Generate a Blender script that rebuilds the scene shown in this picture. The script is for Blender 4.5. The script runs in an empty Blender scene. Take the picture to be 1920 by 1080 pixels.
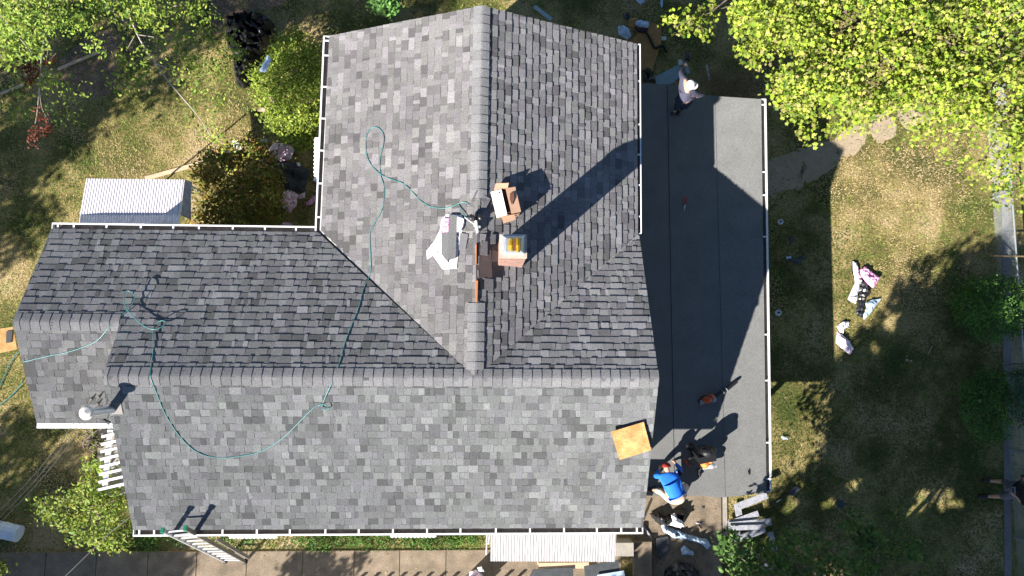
import bpy, math, random
import numpy as np
from mathutils import Vector, Matrix, Euler, noise, geometry
R = math.radians
rnd = random.Random(7)
S = bpy.context.scene
C = S.collection

# ------------------------------------------------------------------ camera, sky, sun, exposure
CAM = Vector((0.0938, 0.2832, 19.4868)); F = 1326.63
ROT = (Matrix.Rotation(0.0055, 3, 'Z') @ Matrix.Rotation(-0.0449, 3, 'Y') @ Matrix.Rotation(0.1052, 3, 'X'))
cd = bpy.data.cameras.new('camera'); cam = bpy.data.objects.new('camera', cd); C.objects.link(cam)
cam.matrix_world = Matrix.Translation(CAM) @ ROT.to_4x4()
cd.sensor_width = 36; cd.lens = F * 36 / 1920; cd.clip_end = 2000; cd.clip_start = .1
S.camera = cam
KX, KY = 1.171, 1.0753
SUN = Vector((-KX, -KY, 1)).normalized()
w = bpy.data.worlds.new('World'); S.world = w; w.use_nodes = True
nt = w.node_tree
sky = nt.nodes.new('ShaderNodeTexSky'); sky.sky_type = 'NISHITA'; sky.sun_disc = False
sky.sun_elevation = math.asin(SUN.z); sky.sun_rotation = math.atan2(SUN.x, SUN.y)
sky.air_density = 0.9; sky.dust_density = 0.1; sky.ozone_density = 2.5; sky.altitude = 600
bg = nt.nodes['Background']; bg.inputs[1].default_value = 0.056
nt.links.new(sky.outputs[0], bg.inputs[0])
sl = bpy.data.lights.new('sun', 'SUN'); sl.energy = 5.0; sl.angle = R(.5); sl.color = (1, .955, .89)
so = bpy.data.objects.new('sun', sl); C.objects.link(so)
so.rotation_euler = SUN.to_track_quat('Z', 'Y').to_euler(); so.location = SUN * 60
S.view_settings.view_transform = 'Standard'; S.view_settings.look = 'None'
S.view_settings.exposure = 1.45; S.view_settings.gamma = 1

# ------------------------------------------------------------------ house dimensions
HE, TP, W, WS = 4.4913, .4965, 3.05, 3.1431
V, VE, SH, XL1, XL2, XR, YN, W2 = 3.3701, 3.49, .008, -8.8708, -6.8541, 3.51, 7.3724, 2.0333
HP = 2.5
HR = HE + W * TP; TW = (HR - HE) / V; TE = (HR - HE) / VE
HRL = HE + W2 * TP; YL = W - W2

def house_z(x, y):
    z = -1.
    if XL2 <= x <= XR and -WS <= y <= W: z = HR - TP * abs(y)
    elif XL1 <= x < XL2 and W - 2 * W2 <= y <= W: z = HRL - TP * abs(y - YL)
    if 0 <= y <= YN:
        q = x - SH * y
        if -V <= q <= 0: z = max(z, HR + q * TW)
        elif 0 < q <= VE: z = max(z, HR - q * TE)
    return z
def ray(u, v):
    d = ROT @ Vector(((u - 960) / F, -(v - 540) / F, -1)); return d
def at(u, v, z=0.):
    "the point of the photo's pixel at height z above the lawn"
    d = ray(u, v); return CAM + d * ((z - CAM.z) / d.z)
def hit(u, v, up=0.):
    "the point of the roof (or porch roof, or lawn) seen at a pixel"
    d = ray(u, v); z = 7.0
    while z > 0:
        p = CAM + d * ((z - CAM.z) / d.z); h = house_z(p.x, p.y)
        if 3.4 < p.x < 7.1 and -2.8 < p.y < 7.1: h = max(h, HP)
        if z <= h: p.z = h + up; return p
        z -= .01
    p = at(u, v, 0); p.z = up; return p

# ------------------------------------------------------------------ materials
MATS = {}
def mat(name, col, rough=.85, var=.15, scale=8., fine=0., fscale=120., bump=0., bscale=60., col2=None, metal=0., dr=0., attr=None, spec=.3, trans=0., stretch=None, mixlo=.4, mixhi=.6):
    if name in MATS: return MATS[name]
    m = bpy.data.materials.new(name); m.use_nodes = True; n = m.node_tree; b = n.nodes['Principled BSDF']
    N, L = n.nodes.new, n.links.new
    tc = N('ShaderNodeNewGeometry'); co = tc.outputs['Position']
    if stretch:
        mp = N('ShaderNodeMapping'); mp.inputs['Scale'].default_value = stretch; L(co, mp.inputs[0]); co = mp.outputs[0]
    no = N('ShaderNodeTexNoise'); no.inputs['Scale'].default_value = scale; no.inputs['Detail'].default_value = 5; no.inputs['Roughness'].default_value = .62; L(co, no.inputs['Vector'])
    if attr:
        a = N('ShaderNodeAttribute'); a.attribute_name = attr; base = a.outputs['Color']
    elif col2:
        r = N('ShaderNodeMapRange'); r.inputs[1].default_value = mixlo; r.inputs[2].default_value = mixhi; L(no.outputs[0], r.inputs[0])
        mx = N('ShaderNodeMix'); mx.data_type = 'RGBA'; mx.inputs[6].default_value = (*col, 1); mx.inputs[7].default_value = (*col2, 1); L(r.outputs[0], mx.inputs[0]); base = mx.outputs[2]
    else:
        rg = N('ShaderNodeRGB'); rg.outputs[0].default_value = (*col, 1); base = rg.outputs[0]
    def mul(base, fac, amp):
        r = N('ShaderNodeMapRange'); r.inputs[1].default_value = .3; r.inputs[2].default_value = .7; r.inputs[3].default_value = 1 - amp; r.inputs[4].default_value = 1 + amp; L(fac, r.inputs[0])
        vm = N('ShaderNodeVectorMath'); vm.operation = 'SCALE'; L(base, vm.inputs[0]); L(r.outputs[0], vm.inputs[3]); return vm.outputs[0]
    if var: base = mul(base, no.outputs[0], var)
    if fine:
        n2 = N('ShaderNodeTexNoise'); n2.inputs['Scale'].default_value = fscale; n2.inputs['Detail'].default_value = 3; L(co, n2.inputs['Vector']); base = mul(base, n2.outputs[0], fine)
    L(base, b.inputs['Base Color'])
    b.inputs['Roughness'].default_value = rough; b.inputs['Diffuse Roughness'].default_value = dr; b.inputs['Metallic'].default_value = metal; b.inputs['Specular IOR Level'].default_value = spec
    if bump:
        n3 = N('ShaderNodeTexNoise'); n3.inputs['Scale'].default_value = bscale; n3.inputs['Detail'].default_value = 4; L(co, n3.inputs['Vector'])
        bp = N('ShaderNodeBump'); bp.inputs['Strength'].default_value = bump; bp.inputs['Distance'].default_value = .02; L(n3.outputs[0], bp.inputs['Height']); L(bp.outputs[0], b.inputs['Normal'])
    if trans:
        tr = N('ShaderNodeBsdfTranslucent'); L(base, tr.inputs[0]); ms = N('ShaderNodeMixShader'); ms.inputs[0].default_value = trans
        L(b.outputs[0], ms.inputs[1]); L(tr.outputs[0], ms.inputs[2]); L(ms.outputs[0], n.nodes['Material Output'].inputs[0])
    MATS[name] = m; return m
M_shingle = mat('shingle', (.2, .2, .2), .95, .10, 1.1, .30, 55, .35, 140, attr='tone', spec=.15, dr=1.)
M_leaf = mat('leaf', (.1, .2, .03), .6, .1, 3, attr='tone', trans=.28, spec=.25)
M_grass = mat('grass', (.1, .1, .03), .9, .12, 1.5, attr='tone', trans=.15, spec=.1)
M_white = mat('white_paint', (.70, .70, .70), .5, .06, 10, .05, 80)
M_rib = mat('ribbed_white_metal', (.32, .31, .315), .6, .30, 2, .12, 40, stretch=(14, 1.2, 1))
M_oldrib = mat('weathered_white_metal', (.70, .65, .68), .65, .22, 2, .2, 40, stretch=(14, 1.2, 1))
M_siding = mat('siding', (.55, .55, .52), .7, .1, 3)
M_guts = mat('gutter_inside', (.12, .10, .09), .8, .35, 6, .2, 60)
M_roll = mat('roll_roofing', (.185, .185, .18), .95, .10, 1.6, .26, 60, .3, 150, spec=.12, dr=.8)
M_seam = mat('seam_tar', (.035, .037, .04), .7, .2, 10)
M_brick = mat('brick', (.46, .26, .19), .9, .25, 14, .2, 60, .3, 60)
M_mortar = mat('mortar', (.42, .34, .28), .95, .15, 20, .2, 80, .3, 60)
M_metal = mat('galvanised_metal', (.52, .56, .60), .38, .15, 8, metal=.7)
M_yellow = mat('brass_yellow', (.45, .27, .02), .3, .3, 20, metal=.5)
M_rust = mat('rusty_white_metal', (.72, .66, .60), .5, .2, 12, col2=(.40, .20, .09), mixlo=.52, mixhi=.68)
M_osb = mat('osb', (.37, .20, .07), .85, .12, 5, .3, 45, col2=(.42, .25, .10))
M_osbd = mat('osb_weathered', (.30, .16, .055), .85, .25, 5, .4, 40)
M_wood = mat('bare_pine', (.52, .38, .25), .8, .15, 6, .18, 50)
M_oldwood = mat('weathered_grey_paint', (.30, .30, .33), .8, .25, 12, .35, 50)
M_card = mat('cardboard', (.50, .31, .20), .85, .08, 5)
M_cardw = mat('white_cardboard', (.80, .76, .74), .7, .04, 5)
M_cardin = mat('cardboard_inside', (.12, .05, .03), .85, .2, 6)
M_black = mat('black_plastic', (.012, .012, .014), .42, .3, 6, spec=.5)
M_tarp = mat('black_tarp', (.014, .014, .016), .38, .3, 6, spec=.6)
M_plw = mat('white_plastic', (.80, .76, .78), .4, .06, 8, spec=.4)
M_plp = mat('pink_plastic', (.70, .42, .55), .45, .15, 9, .15, 30, col2=(.78, .66, .72))
M_plh = mat('magenta_print', (.60, .12, .36), .45, .3, 30, col2=(.78, .5, .64))
M_plb = mat('blue_white_plastic', (.38, .48, .60), .4, .15, 9)
M_felt = mat('brown_felt', (.075, .055, .052), .9, .2, 6, .2, 60)
M_orangew = mat('orange_wood', (.42, .15, .06), .8, .2, 10)
M_hose = mat('teal_hose', (.05, .20, .20), .35, .1, 6, spec=.5)
M_conc = mat('brown_concrete', (.20, .155, .11), .92, .28, 3, .34, 40, .25, 80)
M_conc2 = mat('grey_concrete', (.30, .27, .23), .92, .2, 3, .22, 50, .25, 80)
M_joint = mat('joint_dirt', (.36, .26, .14), .95, .2, 12, .3, 60)
M_dirt = mat('dry_dirt', (.35, .275, .19), .95, .12, 4, .2, 50, .3, 60)
M_slate = mat('dark_shingle_scrap', (.055, .06, .065), .9, .2, 6, .2, 60)
M_skin = mat('skin', (.50, .30, .21), .6, .06, 20)
M_blue = mat('blue_cloth', (.015, .15, .62), .75, .12, 12)
M_navy = mat('greyblue_cloth', (.065, .065, .10), .85, .12, 12)
M_jean = mat('dark_trousers', (.035, .045, .075), .85, .2, 12)
M_khaki = mat('pale_khaki', (.55, .49, .38), .85, .12, 12)
M_greysh = mat('grey_shorts', (.11, .11, .14), .85, .12, 12)
M_blackc = mat('black_cloth', (.012, .012, .014), .9, .12, 12)
M_redcap = mat('red_cloth', (.28, .025, .02), .8, .2, 20)
M_orange = mat('orange_plastic', (.55, .09, .025), .4, .15, 20)
M_grey = mat('grey_plastic', (.30, .32, .34), .5, .1, 20)
M_bark = mat('bark', (.17, .13, .11), .95, .25, 14, .25, 50, .4, 40)
M_green = mat('green_plastic', (.03, .26, .14), .5, .1, 10)
M_alu = mat('aluminium', (.58, .58, .58), .4, .1, 10, metal=.5)
M_alud = mat('dull_rail', (.17, .155, .14), .6, .15, 12)
M_wire = mat('cable', (.12, .11, .10), .6, .1, 10)
M_galv = mat('chain_link', (.36, .39, .40), .5, .1, 10, metal=.5)

# ------------------------------------------------------------------ mesh helpers
ORG = {}
class MB:
    def __init__(s): s.v = []; s.f = []; s.c = []
    def add(s, vs, fs, col=None):
        o = len(s.v); s.v += [tuple(p) for p in vs]; s.f += [tuple(i + o for i in f) for f in fs]; s.c += [col] * len(fs); return s
    def box(s, c, size, rot=None, col=None):
        x, y, z = [q / 2 for q in size]
        vs = [Vector(p) for p in ((-x,-y,-z),(x,-y,-z),(x,y,-z),(-x,y,-z),(-x,-y,z),(x,-y,z),(x,y,z),(-x,y,z))]
        if rot is not None:
            if not isinstance(rot, Matrix): rot = Euler((0, 0, rot)).to_matrix() if isinstance(rot, (int, float)) else Euler(rot).to_matrix()
            vs = [rot @ p for p in vs]
        c = Vector(c); return s.add([p + c for p in vs], [(3,2,1,0),(4,5,6,7),(0,1,5,4),(1,2,6,5),(2,3,7,6),(3,0,4,7)], col)
    def bar(s, a, b, w, h, up=(0, 0, 1), col=None):
        a, b = Vector(a), Vector(b); d = b - a; L = d.length; d.normalize(); up = Vector(up)
        if abs(d.dot(up)) > .98: up = Vector((0, 1, 0))
        y = up.cross(d).normalized(); z = d.cross(y)
        return s.box((a + b) / 2, (L, w, h), Matrix((d, y, z)).transposed(), col)
    def tube(s, pts, rad, n=6, cap=True, col=None):
        pts = [Vector(p) for p in pts]; m = len(pts)
        if not hasattr(rad, '__len__'): rad = [rad] * m
        vs = []; fs = []; prev = None
        for i, p in enumerate(pts):
            d = (pts[min(i + 1, m - 1)] - pts[max(i - 1, 0)])
            d = d.normalized() if d.length > 1e-9 else Vector((0, 0, 1))
            if prev is None: x = d.orthogonal().normalized()
            else:
                x = prev - d * prev.dot(d); x = x.normalized() if x.length > 1e-6 else d.orthogonal().normalized()
            prev = x; y = d.cross(x)
            for k in range(n):
                a = 2 * math.pi * k / n; vs.append(p + (x * math.cos(a) + y * math.sin(a)) * rad[i])
        for i in range(m - 1):
            for k in range(n): fs.append((i*n+k, i*n+(k+1)%n, (i+1)*n+(k+1)%n, (i+1)*n+k))
        if cap: fs.append(tuple(range(n))[::-1]); fs.append(tuple((m-1)*n+k for k in range(n)))
        return s.add(vs, fs, col)
    def ball(s, c, r, rot=None, n=10, m=7, z0=-1., col=None):
        c = Vector(c); r = (r, r, r) if not hasattr(r, '__len__') else r; vs = []; fs = []
        rot = Euler(rot).to_matrix() if rot is not None and not isinstance(rot, Matrix) else rot
        th0 = math.asin(max(-1, z0))
        for i in range(m + 1):
            t = th0 + (math.pi / 2 - th0) * i / m
            for k in range(n):
                a = 2 * math.pi * k / n; p = Vector((math.cos(t) * math.cos(a) * r[0], math.cos(t) * math.sin(a) * r[1], math.sin(t) * r[2]))
                vs.append(c + (rot @ p if rot is not None else p))
        for i in range(m):
            for k in range(n): fs.append((i*n+k, i*n+(k+1)%n, (i+1)*n+(k+1)%n, (i+1)*n+k))
        fs.append(tuple(range(n))[::-1]); return s.add(vs, fs, col)
    def prism(s, pts, t, col=None):
        "polygon (seen from above, 3-D) thickened downward by t"
        pts = [Vector(p) for p in pts]; n = len(pts)
        ar = sum(pts[i].x * pts[(i+1)%n].y - pts[(i+1)%n].x * pts[i].y for i in range(n))
        if ar < 0: pts = pts[::-1]
        lo = [p - Vector((0, 0, t)) for p in pts]
        return s.add(pts + lo, [tuple(range(n)), tuple(range(n, 2*n))[::-1]] + [(i, i+n, (i+1)%n+n, (i+1)%n) for i in range(n)], col)
    def build(s, name, m, parent=None, smooth=False, loc=None):
        me = bpy.data.meshes.new(name)
        if parent is not None: org = ORG[parent]
        elif loc is not None: org = Vector(loc)
        else:
            a = np.array(s.v); org = Vector((a[:,0].mean(), a[:,1].mean(), a[:,2].min()))
        a = np.array(s.v, dtype=float) - np.array(org)
        me.from_pydata(a.tolist(), [], s.f); me.materials.append(m)
        if any(c is not None for c in s.c):
            at_ = me.color_attributes.new('tone', 'FLOAT_COLOR', 'CORNER'); buf = []
            for f, c in zip(s.f, s.c): buf += ([*(c or (.2, .2, .2)), 1.] * len(f))
            at_.data.foreach_set('color', buf)
        if smooth: me.polygons.foreach_set('use_smooth', [True] * len(me.polygons))
        me.update()
        o = bpy.data.objects.new(name, me); C.objects.link(o); ORG[o] = org
        if parent is not None: o.parent = parent
        else: o.location = org
        return o
def tag(o, label, cat, group=None):
    o['label'] = label; o['category'] = cat
    if group: o['group'] = group
    return o
def thing(name, loc, label, cat, group=None):
    o = bpy.data.objects.new(name, None); C.objects.link(o); o.location = Vector(loc); ORG[o] = Vector(loc); o.empty_display_size = .2
    return tag(o, label, cat, group)
def struct(o, kind='structure'): o['kind'] = kind; return o
def smooth_path(pts, n=6):
    pts = [Vector(p) for p in pts]; out = []
    P = [pts[0]] + pts + [pts[-1]]
    for i in range(1, len(P) - 2):
        a, b, c, d = P[i-1], P[i], P[i+1], P[i+2]
        for k in range(n):
            t = k / n; out.append(.5 * ((2*b) + (c-a)*t + (2*a-5*b+4*c-d)*t*t + (3*b-a-3*c+d)*t**3))
    out.append(pts[-1]); return out
def inpoly(x, y, P):
    r = False; j = len(P) - 1
    for i in range(len(P)):
        if (P[i][1] > y) != (P[j][1] > y) and x < (P[j][0]-P[i][0])*(y-P[i][1])/(P[j][1]-P[i][1]) + P[i][0]: r = not r
        j = i
    return r
def crumple(px, z, amp, step=.05, seed=0, fn=None, freq=5., ridge=True, edge=.006, jag=0.):
    "a crumpled sheet or sack: outline given in the photo's pixels, lying at height z (or on fn(u,v))"
    rr = random.Random(seed)
    P3 = [(fn(u, v) if fn else at(u, v, z)) for u, v in px]
    out = []
    for i in range(len(P3)):
        a, b = P3[i], P3[(i+1) % len(P3)]; k = max(1, int((b - a).length / step))
        for j in range(k): out.append(a.lerp(b, j / k) + Vector((rr.uniform(-1, 1), rr.uniform(-1, 1), 0)) * jag)
    b2 = [Vector((p.x, p.y)) for p in out]; nb = len(b2)
    xs = [p.x for p in b2]; ys = [p.y for p in b2]; ip = []; x = min(xs)
    while x < max(xs):
        y = min(ys)
        while y < max(ys):
            q = (x + rr.uniform(-.35, .35) * step, y + rr.uniform(-.35, .35) * step)
            if inpoly(q[0], q[1], b2) and min((Vector(q) - p).length for p in b2) > step * .5: ip.append(Vector(q))
            y += step
        x += step
    res = geometry.delaunay_2d_cdt(b2 + ip, [], [list(range(nb))], 1, 1e-5)
    vs2, fs = res[0], res[2]
    pl = None
    if fn:
        A = np.array([[p.x, p.y, 1] for p in P3]); zz = np.array([p.z for p in P3]); pl = np.linalg.lstsq(A, zz, rcond=None)[0]
    vs = []
    for p in vs2:
        dd = min((p - q).length for q in b2)
        bz = z if pl is None else pl[0]*p.x + pl[1]*p.y + pl[2] + z
        f = min(1, dd / (step * 1.6)) * .75 + .12
        nz = noise.noise(Vector((p.x * freq + seed * 7.3, p.y * freq, seed)))
        n2 = noise.noise(Vector((p.x * freq * 2.3, p.y * freq * 2.3 + seed, 3)))
        h = (1 - abs(nz) * 2) if ridge else .5 + nz
        vs.append(Vector((p.x, p.y, bz + edge + amp * f * max(.05, .65 * h + .5 * n2 + .25))))
    mb = MB(); n = len(vs); mb.add(vs, [tuple(f) for f in fs])
    return mb
def zhit(u, v): return hit(u, v)

# ------------------------------------------------------------------ shingles
def clip(poly, reg):
    out = poly
    for i in range(len(reg)):
        a, b = reg[i], reg[(i+1) % len(reg)]; inp = out; out = []
        if not inp: return []
        ex, ey = b[0]-a[0], b[1]-a[1]
        sd = [ex*(p[1]-a[1]) - ey*(p[0]-a[0]) for p in inp]
        for k in range(len(inp)):
            p, q, sp, sq = inp[k], inp[(k+1) % len(inp)], sd[k], sd[(k+1) % len(inp)]
            if sp >= 0: out.append(p)
            if (sp >= 0) != (sq >= 0):
                t = sp / (sp - sq); out.append((p[0]+(q[0]-p[0])*t, p[1]+(q[1]-p[1])*t))
    return out
EXP = .157
def tone(r, light_tint):  # per-slope hue of the light, mixed into the one shingle colour
    k = r.random()
    b = .115 if k < .08 else .15 if k < .26 else .188 if k < .60 else .214 if k < .86 else .244 if k < .97 else .275
    b *= r.uniform(.93, 1.07); g = r.uniform(-.025, .03)
    return (b * (1.01 + light_tint[0] - g * .4), b * (1 + light_tint[1] + g * .6), b * (1.0 + light_tint[2] - g))
def shingles(mb, O, U, VV, N, regs, seed, light_tint=(0, 0, 0)):
    "courses of laminated shingles over a slope; regs are convex regions in slope coordinates (s along eave, t up the slope)"
    r = random.Random(seed)
    fixed = []
    for g in regs:
        ar = sum(g[i][0]*g[(i+1)%len(g)][1] - g[(i+1)%len(g)][0]*g[i][1] for i in range(len(g)))
        fixed.append(g if ar > 0 else g[::-1])
    s0 = min(p[0] for g in regs for p in g) - .3; s1 = max(p[0] for g in regs for p in g) + .3; t1 = max(p[1] for g in regs for p in g)
    k = 0
    while k * EXP < t1:
        a = k * EXP; b = a + EXP; s = s0 - r.random() * .3; up = r.random() < .5; wob = 0
        while s < s1:
            wd = r.choice((.07, .10, .12, .14, .16, .18, .21, .25)) * r.uniform(.9, 1.1)
            c = tone(r, light_tint); h = .021 if up else .013; h += r.uniform(-.001, .002)
            aa = a + (0 if up else .004) + r.uniform(-.0015, .0015)
            parts = [(aa, b + .004, c)]
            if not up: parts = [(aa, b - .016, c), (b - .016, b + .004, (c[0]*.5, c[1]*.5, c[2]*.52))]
            for (ta, tb, cc) in parts:
                for g in fixed:
                    q = clip([(s, ta), (s + wd - .003, ta), (s + wd - .003, tb), (s, tb)], g)
                    if len(q) < 3: continue
                    ar = sum(q[i][0]*q[(i+1)%len(q)][1] - q[(i+1)%len(q)][0]*q[i][1] for i in range(len(q)))
                    if abs(ar) < 2e-5: continue
                    m = len(q); hh = lambda t: h - (h - .004) * (t - a) / EXP
                    top = [O + U*p[0] + VV*p[1] + N*hh(p[1]) for p in q]; bot = [O + U*p[0] + VV*p[1] - N*.01 for p in q]
                    fs = [tuple(range(m))] + [(i, i+m, (i+1)%m+m, (i+1)%m) for i in range(m)]
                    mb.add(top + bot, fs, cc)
            s += wd; up = not up if r.random() < .82 else up
        k += 1
def slope(house, O, U, VV, regs, seed, light_tint=(0, 0, 0), label=None):
    O, U, VV = Vector(O), Vector(U).normalized(), Vector(VV).normalized(); N = U.cross(VV).normalized()
    if N.z < 0: N = -N
    mb = MB(); shingles(mb, O, U, VV, N, regs, seed, light_tint)
    o = mb.build('shingle_slope', M_shingle, house)
    if label: o['label'] = label
    return o

house = thing('house', (-1, 1, 0), 'large house with grey shingle gable roofs and white gutters filling the middle', 'house')
cosm = 1 / math.sqrt(1 + TP * TP); cw = 1 / math.sqrt(1 + TW * TW); ce = 1 / math.sqrt(1 + TE * TE)
IN = .045
# slope coordinates: s = x (or y), t = distance up the slope from the eave
def tm(y): return (W - y) / cosm
def tsn(y): return (WS + y) / cosm
# north slope of the long wing (with the coplanar lower west section)
slope(house, (0, W, HE), (1, 0, 0), (0, -1, TP), [
    [(XL1, IN), (XL2, IN), (XL2, tm(YL)), (XL1, tm(YL))],
    [(XL2, IN), (-V, IN), (0, tm(0)), (XL2, tm(0))]], 11, (0, .0, .01), 'darker slope facing away from the sun, left of the valley')
slope(house, (0, W, HE), (1, 0, 0), (0, -1, TP), [[(0, tm(0)), (VE - .01, 0.02), (XR, 0.02), (XR, tm(0))]], 12, (.01, 0, .03), 'small slope right of the hip-like valley')
slope(house, (0, -WS, HR - WS*TP), (1, 0, 0), (0, 1, TP), [[(XL2, IN), (XR, IN), (XR, tsn(0)), (XL2, tsn(0))]], 13, (-.02, .0, .0), 'long bright slope above the bottom gutter')
slope(house, (0, W - 2*W2, HE), (1, 0, 0), (0, 1, TP), [[(XL1, IN), (XL2 - .01, IN), (XL2 - .01, 2*W2/2/cosm), (XL1, W2/cosm)]], 14, (0, 0, 0), 'lower west slope beside the flue pipe')
# cross wing: U along y (sheared by SH), V toward the ridge
U1 = Vector((SH, 1, 0)).normalized()
slope(house, (-V, 0, HE), U1, (1, 0, TW), [[(W, IN), (YN, IN), (YN, V/cw), (0, V/cw)]], 15, (.04, .0, .0), 'bright west slope of the cross wing')
slope(house, (VE, 0, HE), U1, (-1, 0, TE), [[(W, IN), (YN, IN), (YN, VE/ce), (0, VE/ce)]], 16, (.02, -.005, .015), 'east slope of the cross wing')

# ridge caps
def caps(a, b, dirw, sl1, sl2, seed, ex=.187, hw=.165):
    "bent cap shingles from a to b; dirw = unit vector across, sl1/sl2 slopes on the minus/plus side"
    a, b, dirw = Vector(a), Vector(b), Vector(dirw); L = (b - a).length; d = (b - a) / L; mb = MB(); r = random.Random(seed); k = 0
    while k * ex < L:
        p, q = k * ex, min(L, (k + 1) * ex + .01); c0 = .225 * r.uniform(.86, 1.12); c = (c0 * 1.02, c0, c0 * 1.01)
        prof = []
        for x in (-hw, -.09, -.035, 0, .035, .09, hw):
            s_ = sl1 if x < 0 else sl2; z = -abs(x) * s_; z = z - .012 * (1 - min(1, abs(x) / .05)) ; prof.append((x + r.uniform(-.002, .002), z))
        rows = []
        skew = r.uniform(-.006, .006)
        for t, h in ((p, .031), (q, .020)):
            rows.append([a + d*(t + skew * x / hw) + dirw*x + Vector((0, 0, z + h)) for x, z in prof])
        low = [v - Vector((0, 0, .03)) for v in rows[0]]; n = len(prof)
        low1 = [v - Vector((0, 0, .03)) for v in rows[1]]
        vs = rows[0] + rows[1] + low + low1
        fs = [(i, i+1, n+i+1, n+i) for i in range(n-1)] + [(2*n+i, 2*n+i+1, i+1, i) for i in range(n-1)] + [(0, n, 3*n, 2*n), (n-1, 2*n+n-1, 3*n+n-1, 2*n-1)]
        mb.add(vs, fs, c); k += 1
    return mb.build('ridge_cap', M_shingle, house)
caps((XR, 0, HR), (XL2, 0, HR), (0, 1, 0), TP, TP, 1)
caps((XL2 - .02, YL, HRL), (XL1, YL, HRL), (0, 1, 0), TP, TP, 2)
ycut1 = hit(905, 372).y; ycut2 = hit(895, 568).y
caps((SH*ycut2, ycut2, HR + .006), (SH*.12, .15, HR + .006), (1, 0, 0), TW, TE, 3)
caps((SH*YN, YN, HR + .006), (SH*ycut1, ycut1, HR + .006), (1, 0, 0), TW, TE, 4)

# roof deck under the shingles, walls, soffit
mb = MB()
E_ = .03
def dk(pts): mb.prism([Vector(p) - Vector((0, 0, .012)) for p in pts], .14)
dk([(XL1+E_, W-E_, HE), (-V, W-E_, HE), (0, 0, HR), (XL2+E_, 0, HR), (XL2+E_, YL, HRL), (XL1+E_, YL, HRL)])
dk([(0, 0, HR), (VE-.01, W+.03, HE), (XR-E_+.01, W+.03, HE), (XR-E_, 0, HR)])
dk([(XL2+E_, 0, HR), (XR-E_, 0, HR), (XR-E_, -WS+E_, HR-WS*TP), (XL2+E_, -WS+E_, HR-WS*TP)])
dk([(XL1+E_, YL, HRL), (XL2, YL, HRL), (XL2, W-2*W2+E_, HE), (XL1+E_, W-2*W2+E_, HE)])
dk([(-V+E_, W, HE), (0, 0, HR), (SH*YN, YN-E_, HR), (-V+SH*YN+E_, YN-E_, HE)])
dk([(VE-E_, W, HE), (VE+SH*YN-E_, YN-E_, HE), (SH*YN, YN-E_, HR), (0, 0, HR)])
mb.build('roof_deck', M_siding, house)
mb = MB()
def wallbox(x0, x1, y0, y1, h): mb.box(((x0+x1)/2, (y0+y1)/2, h/2), (x1-x0, y1-y0, h))
wallbox(XL2 + .3, XR - .4, -WS + .4, W - .35, HE - .02)
mb.box(((XL1+XL2)/2+.3, YL, 2.2), (XL2-XL1, 2*W2-.7, 4.4))
mb.box((.1, (W+YN)/2-.3, 2.203), (V+VE-.8, YN-W, 4.4))
def gable(pts, t): # vertical triangle wall
    n = len(pts); lo = [Vector(p) + Vector(t) for p in pts]; mb.add(pts + lo, [tuple(range(n)), tuple(range(n, 2*n))[::-1]] + [(i, (i+1)%n, (i+1)%n+n, i+n) for i in range(n)])
gable([Vector((XR-.42, -WS+.4, HE-.1)), Vector((XR-.42, W-.4, HE-.1)), Vector((XR-.42, 0, HR-.35))], (-.1, 0, 0))
gable([Vector((XL2+.33, -WS+.4, HE-.1)), Vector((XL2+.33, W-.4, HE-.1)), Vector((XL2+.33, 0, HR-.35))], (.1, 0, 0))
gable([Vector((-V+.4, YN-.33, HE-.1)), Vector((VE-.4, YN-.33, HE-.1)), Vector((0, YN-.33, HR-.35))], (0, -.1, 0))
gable([Vector((XL1+.33, YL-W2+.4, HE-.15)), Vector((XL1+.33, W-.4, HE-.15)), Vector((XL1+.33, YL, HRL-.35))], (.1, 0, 0))
mb.build('wall', M_siding, house)

# gutters: open troughs with hangers
def gutter(a, b, out, hang, wd=.125, name='gutter', lip=.03, endcaps=True):
    a, b, out = Vector(a), Vector(b), Vector(out).normalized(); d = (b - a).normalized(); up = Vector((0, 0, 1))
    def strip(prof, m, nm, par):
        mb = MB(); vs = []; n = len(prof)
        for p in (a, b): vs += [p + out*x + up*z for x, z in prof]
        mb.add(vs, [(i, (i+1)%n, n+(i+1)%n, n+i) for i in range(n)] + [tuple(range(n))[::-1], tuple(range(n, 2*n))]); return mb
    mb = strip([(wd-.004, -.10), (wd+.014, -.10), (wd+.014, .012), (wd-lip+.01, .012), (wd-lip+.01, .004), (wd-.004, .004)], M_white, name, house)
    if endcaps:
        for p, sgn in ((a, -1), (b, 1)): mb.bar(p + d*.006*sgn - up*.045, p + d*.006*sgn + out*(wd+.012) - up*.045, .012, .11)
    g = mb.build(name, M_white, house)
    mb2 = strip([(-.02, -.10), (wd-.006, -.10), (wd-.006, -.088), (-.008, -.088), (-.008, .0), (-.02, .0)], M_guts, 'trough', g)
    mb2.build('gutter_trough', M_guts, g)
    for t in hang:
        p = a.lerp(b, t); m3 = MB(); m3.bar(p + out*.0 + up*.004, p + out*wd + up*.004, .034, .01); m3.build('gutter_hanger', M_white, g)
    return g
def frac(px, p0, p1): return [(q - p0) / (p1 - p0) for q in px]
zg = HE - .012
gutter((XL1, W-.04, zg), (-V - .06, W-.04, zg), (0, 1, 0), frac([105, 135, 197, 262, 324, 373, 438, 500, 560], 95, 598))
gutter((-V+.04+SH*YN, YN, zg), (-V+.04+SH*W, W - .04, zg), (-1, SH, 0), frac([76, 104, 163, 222, 281, 341, 402], 68, 430))
gutter((VE-.03+SH*YN, YN, zg), (VE-.03+SH*W, W + .05, zg), (1, -SH, 0), frac([150, 234, 292, 350, 409], 78, 440), wd=.07, lip=.02)
zs = HR - WS*TP - .012
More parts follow.
